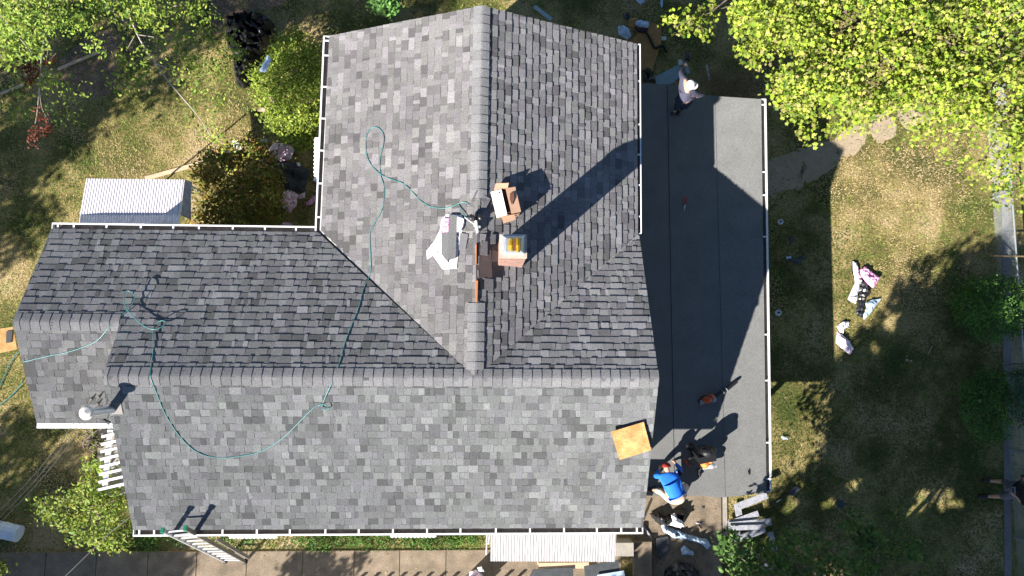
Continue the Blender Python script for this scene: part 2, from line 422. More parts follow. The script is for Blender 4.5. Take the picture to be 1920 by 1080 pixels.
gutter((XR, -WS+.04, zs), (XL2, -WS+.04, zs), (0, -1, 0), frac([258, 285, 306, 410, 473, 534, 600, 662, 726, 790, 853, 920, 985, 1050, 1113, 1160, 1190], 1201, 248))
gutter((XL2-.15, W-2*W2+.04, zg), (XL1, W-2*W2+.04, zg), (0, -1, 0), [], wd=.10, lip=.098)

# porch roof: rolled roofing in three strips
pNW, pN1, pNE = at(1200, 153, HP), at(1350, 180, HP), at(1427, 186, HP)
pSE, pS1, pSW = at(1437, 923, HP), at(1350, 932, HP), at(1195, 926, HP)
pNW.x = VE - .45; pSW.x = XR - .42
pNW.y = at(1205, 156, HP).y
xs1 = at(1258, 540, HP).x; xs2 = at(1350, 540, HP).x
pe = lambda A, B, x: A.lerp(B, (x - A.x) / (B.x - A.x))
def wob(A, B, n, amp, sd):
    r = random.Random(sd); return [A.lerp(B, k / n) + Vector((0, r.uniform(-amp, amp) if 0 < k < n else 0, 0)) for k in range(n + 1)]
n1, n2 = at(1283, 162, HP), at(1283, 176, HP)
north = [pNW, at(1262, 158, HP), at(1300, 176, HP), at(1350, 181, HP), pNE]
south = [pSE, at(1395, 929, HP), at(1350, 933, HP), at(1312, 929, HP), at(1262, 931, HP), pSW]
edgeN = lambda x: next((pe(a, b, x).y for a, b in zip(north, north[1:]) if a.x <= x <= b.x), north[-1].y)
edgeS = lambda x: next((pe(b, a, x).y for a, b in zip(south, south[1:]) if b.x <= x <= a.x), south[-1].y)
porch_parts = []
for k, (xa, xb) in enumerate(((pNW.x, xs1 + .05), (xs1 - .0, xs2 + .05), (xs2, 7.02))):
    m_ = MB(); n = 14
    za = HP + .004 * k
    P = []
    for j in range(n + 1): x = xa + (xb - xa) * j / n; P.append((x, min(edgeN(x), edgeN(min(x, 7.0))), za))
    for j in range(n + 1): x = xb - (xb - xa) * j / n; P.append((x, edgeS(x), za))
    if k == 2: P[n] = (pNE.x - .0, pNE.y, za); P[n+1] = (pSE.x, pSE.y, za)
    m_.prism(P, .012 + .004 * k)
    po = m_.build('porch_roof_strip', M_roll, house)
m_ = MB()
for xx, k in ((xs1, 0), (xs2, 1)):
    r = random.Random(k); P = []; z_ = HP + .006 + .004 * k
    ya, yb = edgeS(xx) + .02, edgeN(xx) - .02
    for j in range(60):
        y = ya + (yb - ya) * j / 59; P.append((xx - .004 - r.uniform(0, .005 + .004 * (1-k)), y, z_ + .002))
    Q = [(p[0] + .008 + (.008 if not k else 0), p[1], p[2]) for p in P]
    m_.add(P + Q, [(j, 60 + j, 61 + j, j + 1) for j in range(59)])
m_.build('porch_roof_seam', M_seam, house)
m_ = MB(); m_.prism([(pNW.x, pNW.y-.04, HP-.015), (pNE.x-.05, pNE.y-.04, HP-.015), (pSE.x-.05, pSE.y+.05, HP-.015), (pSW.x, pSW.y+.05, HP-.015)], .16)
m_.build('porch_deck', M_siding, house)
for y in (-2.4, .6, 3.6, 6.5):
    m_ = MB(); m_.box((6.1, y, 1.17), (.11, .11, 2.34)); m_.build('porch_post', M_white, house)
gutter((pNE.x-.01, pNE.y, HP-.01), (pSE.x-.01, pSE.y+.02, HP-.01), (1, .03, 0), frac([197, 330, 375, 455, 640, 725, 838, 903], 186, 925), wd=.13, lip=.045)

# chimney
CH = 6.92
ct = [at(939, 441, CH), at(986, 441, CH), at(987, 482, CH), at(937, 482, CH)]
cx0, cx1 = (ct[0].x + ct[3].x) / 2, (ct[1].x + ct[2].x) / 2; cy1, cy0 = ct[0].y, ct[2].y
cb = 5.0
mb = MB(); mb.box(((cx0+cx1)/2, (cy0+cy1)/2, (CH-.1+cb)/2), (cx1-cx0-.02, cy1-cy0-.02, CH-.1-cb)); chim = mb.build('chimney', M_mortar, house)
mb = MB(); r = random.Random(3); z = cb; k = 0
while z < CH - .12:
    for (ax, lo, hi, c) in (('x', cx0, cx1, cy0), ('x', cx0, cx1, cy1), ('y', cy0, cy1, cx0), ('y', cy0, cy1, cx1)):
        s = lo - (.1 if k % 2 else 0)
        while s < hi:
            a, b = max(lo, s), min(hi, s + .19)
            if b - a > .03:
                t = r.uniform(.75, 1.25); col = (.33*t, .20*t, .155*t)
                if ax == 'x': mb.box(((a+b)/2, c, z+.03), (b-a, .02, .058), None, col)
                else: mb.box((c, (a+b)/2, z+.03), (.02, b-a, .058), None, col)
            s += .2
    z += .07; k += 1
M_brk = mat('brick_units', (.4, .25, .2), .9, .2, 20, .2, 70, .3, 70, attr='tone'); mb.build('brick_course', M_brk, chim)
mb = MB(); mb.box(((cx0+cx1)/2, (cy0+cy1)/2, CH-.05), (cx1-cx0+.03, cy1-cy0+.03, .1)); mb.build('chimney_crown', M_mortar, chim)

# ------------------------------------------------------------------ awnings
def corrugated(c, n, amp, along=14, name='awning', m=None, parent=None, wav=True):
    "c: four corners (top-left, top-right, bottom-right, bottom-left) of the sheet; ribs run top to bottom"
    c = [Vector(p) for p in c]; vs = []; K = n * 4
    nrm = (c[1]-c[0]).cross(c[3]-c[0]).normalized()
    if nrm.z < 0: nrm = -nrm
    for j in range(2):
        for i in range(K + 1):
            t = i / K; p = c[0].lerp(c[1], t) if j == 0 else c[3].lerp(c[2], t); ph = i % 4
            vs.append(p + nrm * (amp * (0, 1, 1, 0)[ph]))
    low = [v - nrm * .004 for v in vs]; o = len(vs)
    fs = [(i, i+1, K+2+i, K+1+i) for i in range(K)]; fs += [tuple(q + o for q in f)[::-1] for f in fs]
    fs += [(K+1+i, K+2+i, K+2+i+o, K+1+i+o) for i in range(K)] + [(0, K+1, K+1+o, o), (K, K+o, 2*K+1+o, 2*K+1)]
    return MB().add(vs + low, fs).build(name, m or M_rib, parent)
# big one over the front steps
a0, a1, a2, a3 = at(920, 990, 3.75), at(1156, 994, 3.75), at(1153, 1053, 3.15), at(920, 1052, 3.15)
aw = corrugated([a0, a1, a2, a3], 46, .010, name='awning_sheet', m=M_rib, parent=house); aw['label'] = 'large white ribbed awning over the front steps'
mb = MB(); mb.tube([at(913, 1000, 3.2), at(912, 1040, 3.1)], .014); mb.tube([at(918, 1000, 3.2), at(916, 1020, 3.15)], .012); mb.build('awning_strut', M_white, house)
for (xa, xb, yb) in ((427, 520, 1009), (730, 818, 1007)):
    q = [at(xa-4, 985, 3.6), at(xb-4, 985, 3.6), at(xb, yb, 3.3), at(xa+3, yb, 3.3)]
    corrugated(q, 12, .02, name='window_awning', m=M_white, parent=house)
q = [at(610, 340, 3.5), at(612, 258, 3.5), at(590, 258, 3.1), at(589, 340, 3.1)]
corrugated(q, 11, .02, name='window_awning', m=M_white, parent=house)
# weathered one on the north side
q = [at(150, 403, 2.62), at(338, 403, 2.62), at(346, 337, 2.5), at(162, 335, 2.5)]
q2 = [at(148, 420, 2.92), at(337, 420, 2.92), at(338, 403, 2.62), at(150, 403, 2.62)]  # added strip, tilted steep so that it drops out of the sun
nw = thing('porch_awning', (q[3].x, q[3].y, 0), 'weathered white ribbed metal awning over the back door, left of the dark bush', 'awning')
corrugated(q, 38, .012, name='awning_sheet', m=M_oldrib, parent=nw)
o = corrugated(q2, 38, .012, name='awning_sheet', m=M_oldrib, parent=nw); o['label'] = 'steep strip along the gutter, added to fall into blue shade'
mb = MB(); mb.prism([q[1] + Vector((.01, 0, 0)), q[2] + Vector((.01, 0, 0)), q[2] + Vector((.10, .0, -.2)), q[1] + Vector((.12, 0, -.2))], .01); 
mb.add([q[1]+Vector((.012,0,0)), q[2]+Vector((.012,0,0)), q[2]+Vector((.012,0,-.35)), q[1]+Vector((.012,0,-.6))], [(0,1,2,3)]); mb.build('side_panel', M_oldwood, nw)
for p in (q[2], q[3]):
    mb = MB(); mb.tube([(p.x, p.y-.05, 0), (p.x, p.y-.05, 2.42)], .025); mb.build('post', M_white, nw)

# white slatted arbour left of the house
ar = thing('arbour', at(205, 860, 0), 'white wooden arbour of slats against the left gable wall', 'arbour')
mb = MB(); mb.bar(at(207, 806, 2.9), at(197, 912, 2.9), .10, .05); mb.build('beam', M_white, ar)
for k in range(8):
    y = 816 + k * 14.2; mb = MB(); p, q_ = at(191 - k*.9, y + 3, 2.96), at(222 + k * 1.6, y - 4 - k*.6, 2.96); mb.bar(p, q_, .055, .04); mb.build('slat', M_white, ar)
mb = MB(); mb.bar(at(197, 908, 0.) , at(197, 908, 2.87), .09, .09); mb.build('post', M_white, ar)
bx = at(192, 860, .02)
struct(MB().prism([at(184, 805, .06), at(232, 805, .06), at(250, 930, .06), at(180, 930, .06)], .05).build('pavement', M_conc2))

# ------------------------------------------------------------------ flue, service drop, wires
fz = house_z(*hit(205, 768).xy[:]) if False else hit(206, 770).z
fb = hit(214, 767); ft_z = fb.z + 1.0
g = at(160, 775, ft_z); fx, fy = fb.x, fb.y
fl = thing('flue_pipe', (fx, fy, fb.z), 'grey metal flue pipe with a round rusty cap on the lower left slope', 'flue')
for h_ in (1.0,):
    pass
# choose the height at which a vertical pipe's top is seen at the cap's pixel
def vertical_top(p, u):
    z = p.z
    while z < p.z + 3:
        if at(u, 772, z).x >= p.x + 0: pass
        c = (Vector((p.x, p.y, z)) - CAM); q = ROT.transposed() @ c; uu = 960 + F * q.x / -q.z
        if uu <= u: return z
        z += .02
    return z
ftz = fb.z + .64; top_ = at(162, 774, ftz); dxy = top_ - fb; dxy.z = 0
mb = MB(); mb.tube([fb - Vector((0, 0, .15)), Vector((fx, fy, ftz)) + dxy], .075, 14); mb.build('pipe', M_metal, fl, smooth=False)
fx, fy = fx + dxy.x, fy + dxy.y; mb = MB(); mb.tube([(fx, fy, ftz - .03), (fx, fy, ftz), (fx, fy, ftz + .04), (fx, fy, ftz + .08)], [.125, .13, .10, .02], 18); mb.tube([(fx, fy, ftz - .06), (fx, fy, ftz - .04)], .10, 14); mb.build('cap', M_rust, fl)
mb = MB(); mb.box(fb + Vector((.06, .02, .03)), (.2, .26, .012), (math.atan(TP), 0, 0)); mb.build('flashing', M_alud, fl)
# insulators and the cables they hold
ph = at(146, 792, 5.4)
targets = [(0, 948, 128, 808), (0, 962, 140, 806), (0, 973, 152, 803)]
ins = [(170, 742), (184, 742), (180, 757)]
grp = 'service cables running to the left gable'
labs = ['upper thin grey cable crossing the lawn at far left', 'middle thin grey cable crossing the lawn at far left', 'lower thin grey cable crossing the lawn at far left']
for k, (u0, v0, u1, v1) in enumerate(targets):
    a = at(u1, v1, 5.2); b = at(u0 - 60, v0 + 65, 5.9); e = at(*[(172, 748), (186, 744), (184, 757)][k], 5.35)
    pts = [e, a]
    for j in range(1, 9):
        t = j / 8; p = a.lerp(b, t); p.z -= .25 * math.sin(math.pi * t); pts.append(p)
    mb = MB().tube(pts, .006, 5); mb.tube([e + Vector((-.05, -.08, 0)), e + Vector((0, 0, .0)), e + Vector((.06, .10, -.03))], [.012, .03, .012], 6); mb.ball(e, .035, n=6, m=4)
    tag(mb.build('cable', M_wire), labs[k], 'cable', grp)
mb = MB().tube([at(120, 1083, 4), at(205, 1000, 4.1), at(246, 968, 4.3)], .007, 5); tag(mb.build('cable', M_wire), 'single grey cable over the dark driveway at the bottom left', 'cable', grp)

# ------------------------------------------------------------------ ladder
tl, tr = Vector(at(306, 995, 5.0)), Vector(at(349, 991, 5.0)); bl, br = at(422, 1052, .05), at(460, 1053, .05)
d1 = (tr - tl)
M_grey2 = mat('ladder_rung', (.45, .45, .46), .5, .1, 10)
ld = thing('ladder', ((bl + br) / 2), 'tall aluminium extension ladder with green tips leaning on the bottom gutter', 'ladder')
for (a, b, m_) in ((tl, bl, M_alu), (tr, br, M_alud)):
    mb = MB(); mb.bar(a, b, .03, .085, up=(0, -1, .3)); mb.build('rail', m_, ld)
    mb = MB(); mb.bar(a, a + (a - b).normalized() * .09, .055, .10, up=(0, -1, .3)); mb.build('rail_tip', M_green, ld)
    mb = MB(); mb.box(b + Vector((0, 0, -.01)), (.07, .12, .07)); mb.build('foot', M_black, ld)
for k in range(12):
    t = (k + .4) / 12; mb = MB(); mb.bar(tl.lerp(bl, t), tr.lerp(br, t), .034, .028, up=(0, 0, 1)); mb.build('rung', M_grey2, ld)
dd = Vector((.18, .05, .02)); m2 = tr.lerp(br, .5)
mb = MB(); mb.bar(tr.lerp(br, .32) + dd, tr.lerp(br, .93) + dd, .03, .08, up=(0, -1, .3)); mb.build('rail', M_alud, ld)
mb = MB(); mb.bar(at(317, 991, HE-.04), at(340, 991, HE-.04), .05, .02); tag(mb.build('wood_block', M_orangew), 'short orange wood block inside the gutter between the ladder rails', 'wood block')

# ------------------------------------------------------------------ hose
hp = [(45, 679), (90, 668), (130, 660), (180, 641), (208, 612), (232, 590), (247, 577, .05), (258, 562, .10), (256, 551, .13), (246, 547, .14), (239, 556, .12), (241, 577, .08), (248, 588, .06), (262, 602, .07), (280, 615, .07), (298, 618, .08), (313, 610, .10), (316, 604, .1), (307, 602, .08), (295, 608, .04), (290, 622, .03), (289, 650), (284, 690), (284, 708), (296, 740), (312, 778), (340, 820), (372, 848), (410, 858), (450, 855), (490, 846), (530, 822), (560, 793), (585, 768), (600, 759), (612, 759, .06), (618, 766, .06), (608, 767, .05), (606, 756), (624, 715), (637, 680), (650, 635), (672, 580), (681, 545), (692, 522), (696, 500), (694, 440), (701, 422), (717, 392), (721, 355), (714, 328), (713, 300), (719, 272), (719, 252), (708, 240), (694, 243), (687, 260), (687, 285), (694, 306), (712, 326), (735, 337), (757, 345), (775, 362), (790, 378), (812, 389), (840, 390), (862, 381), (874, 380), (881, 386)]
pts = smooth_path([hit(p[0], p[1], .022 + (p[2] if len(p) > 2 else 0)) if p[0] > 40 else at(p[0], p[1], 3.0) for p in hp], 6)
tag(MB().tube(pts, .0085, 6).build('air_hose', M_hose, smooth=True), 'long thin teal air hose looping over both roof wings', 'hose')
tag(MB().tube(smooth_path([at(34, 658, .1), at(20, 680, .05), at(5, 712, .04), at(-8, 740, .04)], 5), .012, 6).build('air_hose', M_hose, smooth=True), 'piece of teal hose on the grass at the left edge, upper one', 'hose')
tag(MB().tube(smooth_path([at(44, 716, .1), at(28, 735, .05), at(10, 752, .04), at(-8, 765, .04)], 5), .012, 6).build('air_hose', M_hose, smooth=True), 'piece of teal hose on the grass at the left edge, lower one', 'hose')

# ------------------------------------------------------------------ loose things on the roof
def onroof(u, v, up=.03): return hit(u, v, up)
def sheet(name, px, m, label, cat, up=.03, th=.008, group=None, parent=None):
    mb = MB().prism([onroof(u, v, up) for u, v in px], th); o = mb.build(name, m, parent)
    if label: tag(o, label, cat, group)
    return o
# felt patch and open strip at the ridge
sheet('roofing_felt', [(893, 460), (921, 470), (923, 521), (892, 523)], M_felt, 'dark brown felt patch exposed left of the brick chimney', 'roofing felt', .03)
sheet('roofing_felt', [(923, 470), (938, 472), (938, 492), (922, 491)], M_felt, 'small brown felt strip touching the left side of the chimney', 'roofing felt', .038)
sheet('tar_paper', [(921, 452), (938, 455), (937, 471), (922, 470)], M_tarp, 'black tar paper square above the small felt strip by the chimney', 'tar paper', .034)
sheet('tar_paper', [(923, 492), (940, 493), (942, 521), (923, 520)], M_tarp, 'black tar paper square below the small felt strip by the chimney', 'tar paper', .034)
sheet('wood_strip', [(891.6, 458), (893.4, 458), (893.2, 497), (892, 497)], M_orangew, 'upper thin orange wood edge along the open ridge', 'wood strip', .05, .03)
sheet('wood_strip', [(891, 526), (896, 527), (895, 566), (891, 566)], M_orangew, 'lower orange wood edge along the open ridge below the felt', 'wood strip', .05, .03)
sheet('tar_paper', [(896, 527), (907, 527), (907, 543), (896, 543)], M_black, 'small black gap paper at the lower end of the felt patch', 'tar paper', .028)
def shing(px, up, label, t=.17, k=0):
    c = (t, t*.97, t); mb = MB().prism([onroof(u, v, up) for u, v in px], .012, c); return tag(mb.build('loose_shingle', M_shingle), label, 'shingle', 'loose shingles near the open ridge')
shing([(893, 358), (920, 374), (911, 392), (884, 377)], .05, 'loose grey shingle lying tilted beside the cardboard box', .15)
shing([(884, 377), (911, 392), (905, 401), (880, 386)], .042, 'loose grey shingle under the tilted one by the box', .17)
shing([(902, 453), (914, 453), (914, 480), (900, 478)], .045, 'narrow loose shingle at the top of the felt patch', .17)
shing([(886, 438), (912, 440), (909, 455), (886, 452)], .052, 'loose shingle just below the nail gun', .18)
shing([(920, 440), (930, 440), (929, 458), (919, 458)], .04, 'loose shingle standing left of the chimney top', .16)
shing([(908, 522), (925, 524), (925, 545), (908, 545)], .035, 'loose shingle at the lower right of the felt patch', .16)
# bundle with opened wrapper
bt = thing('shingle_bundle', onroof(845, 455, 0), 'opened bundle of ridge shingles in torn white and pink wrapping', 'shingle bundle')
mb = crumple([(838, 402), (866, 404), (872, 418), (866, 436), (860, 470), (856, 504), (830, 505), (821, 492), (812, 479), (801, 487), (800, 471), (815, 452), (825, 432), (828, 412)], .02, .06, .05, 5, zhit, 7); mb.build('wrapper', M_plw, bt)
mb = crumple([(830, 410), (842, 411), (842, 438), (827, 441), (827, 425)], .085, .012, .04, 6, zhit, 9); mb.build('printed_patch', M_plh, bt)
for k, px in enumerate(([(828, 438), (842, 437), (841, 494), (828, 478)], [(842, 405), (857, 406), (855, 485), (843, 489), (839, 480)])):
    mb = MB().prism([onroof(u, v, .10 + .012 * k) for u, v in px], .06, ((.165 - .02*k),) * 3); mb.build('shingle_stack', M_shingle, bt)
mb = MB().prism([onroof(u, v, .105) for u, v in [(857, 408), (870, 413), (868, 425), (863, 436), (857, 437)]], .02); mb.build('wrapper_flap', M_plw, bt)
shing([(863, 437), (878, 440), (873, 468), (860, 470)], .045, 'loose shingle lying right of the wrapped bundle', .18)
# nail gun
ng = thing('nail_gun', onroof(893, 420, 0), 'black and silver roofing nail gun at the end of the teal hose', 'nail gun')
z0 = .12
A = lambda u, v, h: onroof(u, v, h)
mb = MB(); mb.tube([A(882, 410, .16), A(892, 414, .17)], [.06, .055], 10); mb.ball(A(885, 412, .17), (.07, .06, .06)); mb.build('motor_housing', M_black, ng)
mb = MB(); mb.tube([A(892, 416, .13), A(896, 437, .06)], [.035, .028], 8); mb.bar(A(888, 425, .1), A(901, 428, .1), .04, .05); mb.build('nose', M_alu, ng)
mb = MB(); mb.ball(A(901, 410, .12), (.065, .065, .05)); mb.bar(A(893, 413, .13), A(904, 409, .13), .05, .05); mb.build('magazine', M_black, ng)
mb = MB(); mb.tube([A(872, 409, .07), A(882, 417, .1), A(890, 423, .12)], .016, 8); mb.build('handle', M_alu, ng)
tag(MB().tube(smooth_path([hit(860, 384, .03), hit(866, 396, .05), hit(874, 411, .08)], 5), .010, 6).build('air_hose', M_hose), 'short end of hose joining the nail gun', 'hose')
# cardboard box
bxp = lambda u, v, h: onroof(u, v, 0) * 1.0 + Vector((0, 0, h))
cbx = thing('cardboard_box', onroof(945, 380, 0), 'open white and brown cardboard box on the roof above the chimney', 'box')
b0, b1, b2_, b3 = onroof(926, 358), onroof(962, 352), onroof(975, 396), onroof(937, 404)
ZT = max(p.z for p in (b0, b1, b2_, b3)) + .03
def lift(u, v, z): return at(u, v, z)
t0, t1, t2, t3 = lift(921, 361, ZT), lift(960, 350, ZT), lift(974, 400, ZT), lift(932, 408, ZT)
dn = lambda p: Vector((p.x, p.y, hit(*[0, 0]).z)) if False else Vector((p.x, p.y, house_z(p.x, p.y) + .02))
mb = MB(); T = [t0, t1, t2, t3]; Bq = [dn(p) for p in T]
mb.add(T + Bq, [(0, 4, 5, 1), (1, 5, 6, 2), (2, 6, 7, 3), (3, 7, 4, 0), (7, 6, 5, 4)]); mb.build('box_side', M_card, cbx)
ins_ = [Vector((p.x, p.y, ZT - .07)) for p in [t0.lerp(t2, .03), t1.lerp(t3, .03), t2.lerp(t0, .03), t3.lerp(t1, .03)]]
mb = MB().prism(ins_, .01); mb.build('box_inside', M_cardin, cbx)
def flap(px, z, m, nm='flap', th=.006):
    mb = MB().prism([at(u, v, zz) for (u, v), zz in zip(px, z)], th); return mb.build(nm, m, cbx)
o = flap([(920, 360), (940, 355), (951, 403), (931, 408)], [ZT+.01, ZT+.03, ZT+.03, ZT+.01], M_cardw); o['label'] = 'white printed flap'
flap([(948, 354), (966, 350), (977, 397), (959, 401)], [ZT+.05, ZT+.01, ZT+.01, ZT+.05], M_card)
flap([(926, 358), (929, 344), (954, 343), (952, 352)], [ZT, ZT+.02, ZT+.02, ZT], M_card)
flap([(940, 405), (964, 400), (967, 412), (944, 419)], [ZT, ZT-.04, ZT-.04, ZT], M_card)
mb = MB().prism([at(u, v, ZT+.06) for u, v in ((956, 362), (963, 360), (964, 372), (960, 385), (956, 374))], .004); mb.build('tape_mark', M_cardin, cbx)
mb = MB(); mb.box(at(936.5, 361.5, ZT+.032), (.022, .03, .004), .2); mb.build('print_mark', M_black, cbx)
# tray with brass piece on the chimney
tz = CH + .0
tr_ = thing('flue_tray', ((cx0+cx1)/2, (cy0+cy1)/2, CH), 'square grey metal tray sitting on top of the brick chimney', 'metal tray')
ou = [at(941, 441, tz+.02), at(984, 441, tz+.02), at(983, 476, tz+.02), at(942, 476, tz+.02)]
inn = [at(948, 447, tz+.12), at(977, 447, tz+.12), at(976, 470, tz+.12), at(949, 470, tz+.12)]
mb = MB(); mb.add(ou + inn, [(i, (i+1) % 4, (i+1) % 4 + 4, i+4) for i in range(4)] + [(4, 5, 6, 7)]); mb.build('tray', M_metal, tr_)
mb = MB()
for i in range(4): mb.bar(ou[i], ou[(i+1)%4], .025, .03); mb.bar(ou[i], inn[i], .015, .02)
mb.build('tray_edge', M_alu, tr_)
br_ = thing('brass_flue_top', (at(963, 460, tz+.13)), 'shiny yellow metal flue top inside the grey tray on the chimney', 'flue top')
mb = MB(); mb.tube([at(959, 449, tz+.17), at(958, 460, tz+.18), at(958, 470, tz+.16)], [.05, .055, .045], 10); mb.build('left_lobe' if False else 'shell', M_yellow, br_)
mb = MB(); mb.tube([at(969, 448, tz+.18), at(970, 460, tz+.19), at(970, 472, tz+.16)], [.06, .06, .05], 10); mb.build('shell', M_yellow, br_)
mb = MB(); mb.bar(at(964, 449, tz+.24), at(964, 471, tz+.23), .03, .02); mb.build('seam', M_cardin, br_)
# board on the right end of the roof
pB = [(1143, 808), (1207, 790), (1221, 843), (1161, 863)]
zb = hit(1180, 830).z
mb = MB(); q = [hit(1143, 808, .16), hit(1207, 792, .22), hit(1228, 843, .0) if False else Vector((at(1221, 844, zb+.05).x, at(1221, 844, zb+.05).y, zb+.05)), hit(1161, 862, .035)]
q[1] = at(1207, 791, q[0].z + .03); 
mb.prism(q, .015); tag(mb.build('osb_board', M_osb), 'square orange particle board lying on the right end of the bottom slope', 'board')
# small items on the left slope
mb = MB().prism([hit(u, v, .04) for u, v in ((194, 786), (207, 792), (206, 796), (193, 789))], .02); tag(mb.build('roofing_scrap', M_slate), 'thin dark shingle scrap below the flue pipe', 'scrap')

# ------------------------------------------------------------------ leaves and trees
NP = np.random.RandomState(5)
def leaf_mesh(name, P, size, pal, parent, shape='oval', tilt=.55, sunward=.35, seed=1, jit=.35, org=None, m=None):
    "P: (n,3) leaf centres; each leaf is a small folded blade"
    rs = np.random.RandomState(seed); n = len(P)
    nor = rs.normal(size=(n, 3)) * tilt + np.array([SUN.x, SUN.y, SUN.z]) * sunward + np.array([0, 0, .75]); nor /= np.linalg.norm(nor, axis=1)[:, None]
    a = rs.normal(size=(n, 3)); x = a - nor * (a * nor).sum(1)[:, None]; x /= np.linalg.norm(x, axis=1)[:, None]; y = np.cross(nor, x)
    s = size * (1 + jit * rs.uniform(-1, 1, n))
    if shape == 'maple': pr = [(-.5, 0, 0), (-.42, .38, .05), (.0, .30, .02), (.12, .58, .06), (.28, .2, 0), (.62, 0, -.08), (.28, -.2, 0), (.12, -.58, .06), (.0, -.30, .02), (-.42, -.38, .05)]
    elif shape == 'blade': pr = [(-.5, .04, 0), (.2, .05, .1), (.6, 0, .0), (.2, -.05, .1), (-.5, -.04, 0)]
    else: pr = [(-.5, 0, 0), (-.15, .26, .05), (.25, .2, .03), (.55, 0, -.05), (.25, -.2, .03), (-.15, -.26, .05)]
    k = len(pr); V_ = np.zeros((n, k, 3))
    for i, (u, v, w_) in enumerate(pr): V_[:, i, :] = P + (x * u + y * v + nor * w_) * s[:, None]
    o_ = np.array(ORG[parent] if parent is not None else (org or (0, 0, 0)))
    V_ = (V_ - o_).reshape(-1, 3)
    me = bpy.data.meshes.new(name); me.vertices.add(n * k); me.vertices.foreach_set('co', V_.ravel().astype(np.float32))
    me.loops.add(n * k); me.loops.foreach_set('vertex_index', np.arange(n * k, dtype=np.int32))
    me.polygons.add(n); me.polygons.foreach_set('loop_start', np.arange(0, n * k, k, dtype=np.int32)); me.polygons.foreach_set('loop_total', np.full(n, k, dtype=np.int32))
    me.update(calc_edges=True)
    pal = np.array(pal); ci = rs.choice(len(pal), n); t = rs.uniform(.75, 1.25, n)[:, None]
    t = t * (1 + .45 * np.array([noise.noise(Vector((p[0] * 1.6, p[1] * 1.6, p[2] * 1.6 + seed))) for p in P]))[:, None]
    c2 = pal[rs.choice(len(pal), n)]; mixf = rs.uniform(0, .5, n)[:, None]
    col = np.ones((n, 4)); col[:, :3] = (pal[ci] * (1 - mixf) + c2 * mixf) * t
    at_ = me.color_attributes.new('tone', 'FLOAT_COLOR', 'CORNER'); at_.data.foreach_set('color', np.repeat(col, k, axis=0).ravel().astype(np.float32))
    me.materials.append(m or M_leaf)
    o = bpy.data.objects.new(name, me); C.objects.link(o); ORG[o] = Vector(o_)
    if parent is not None: o.parent = parent
    else: o.location = Vector(o_)
    return o
def clusters(poly, zf, n, seed, per, spread, flat=.6, dens=None, edge_in=0):
    "cluster centres inside a pixel polygon, heights from zf(rnd,u,v); returns leaf points and centres"
    r = random.Random(seed); us = [p[0] for p in poly]; vs = [p[1] for p in poly]; cen = []; tries = 0
    while len(cen) < n and tries < n * 60:
        tries += 1; u, v = r.uniform(min(us), max(us)), r.uniform(min(vs), max(vs))
        if not inpoly(u, v, poly): continue
        if dens:
            q = noise.noise(Vector((u * dens[0], v * dens[0], seed))) ; 
            if q < dens[1]: continue
        cen.append(at(u, v, zf(r, u, v)))
    rs = np.random.RandomState(seed); c = np.array([tuple(p) for p in cen]); k = rs.poisson(per, len(c)) + 1
    P = np.repeat(c, k, axis=0); P = P + rs.normal(size=P.shape) * np.array([spread, spread, spread * flat]); return P, cen
def branches(mb, base, cen, n, seed, r0=.05, sag=.1, tips=.008):
    r = random.Random(seed)
    for c in r.sample(cen, min(n, len(cen))):
        b = Vector(base); m = b.lerp(c, .5) + Vector((r.uniform(-.3, .3), r.uniform(-.3, .3), r.uniform(0, .3)))
        m2 = b.lerp(c, .8) + Vector((r.uniform(-.15, .15), r.uniform(-.15, .15), .1))
        pts = smooth_path([b, m, m2, c], 4); mb.tube(pts, [r0 + (tips - r0) * (i / (len(pts)-1)) ** .6 for i in range(len(pts))], 5, cap=False)
    return mb

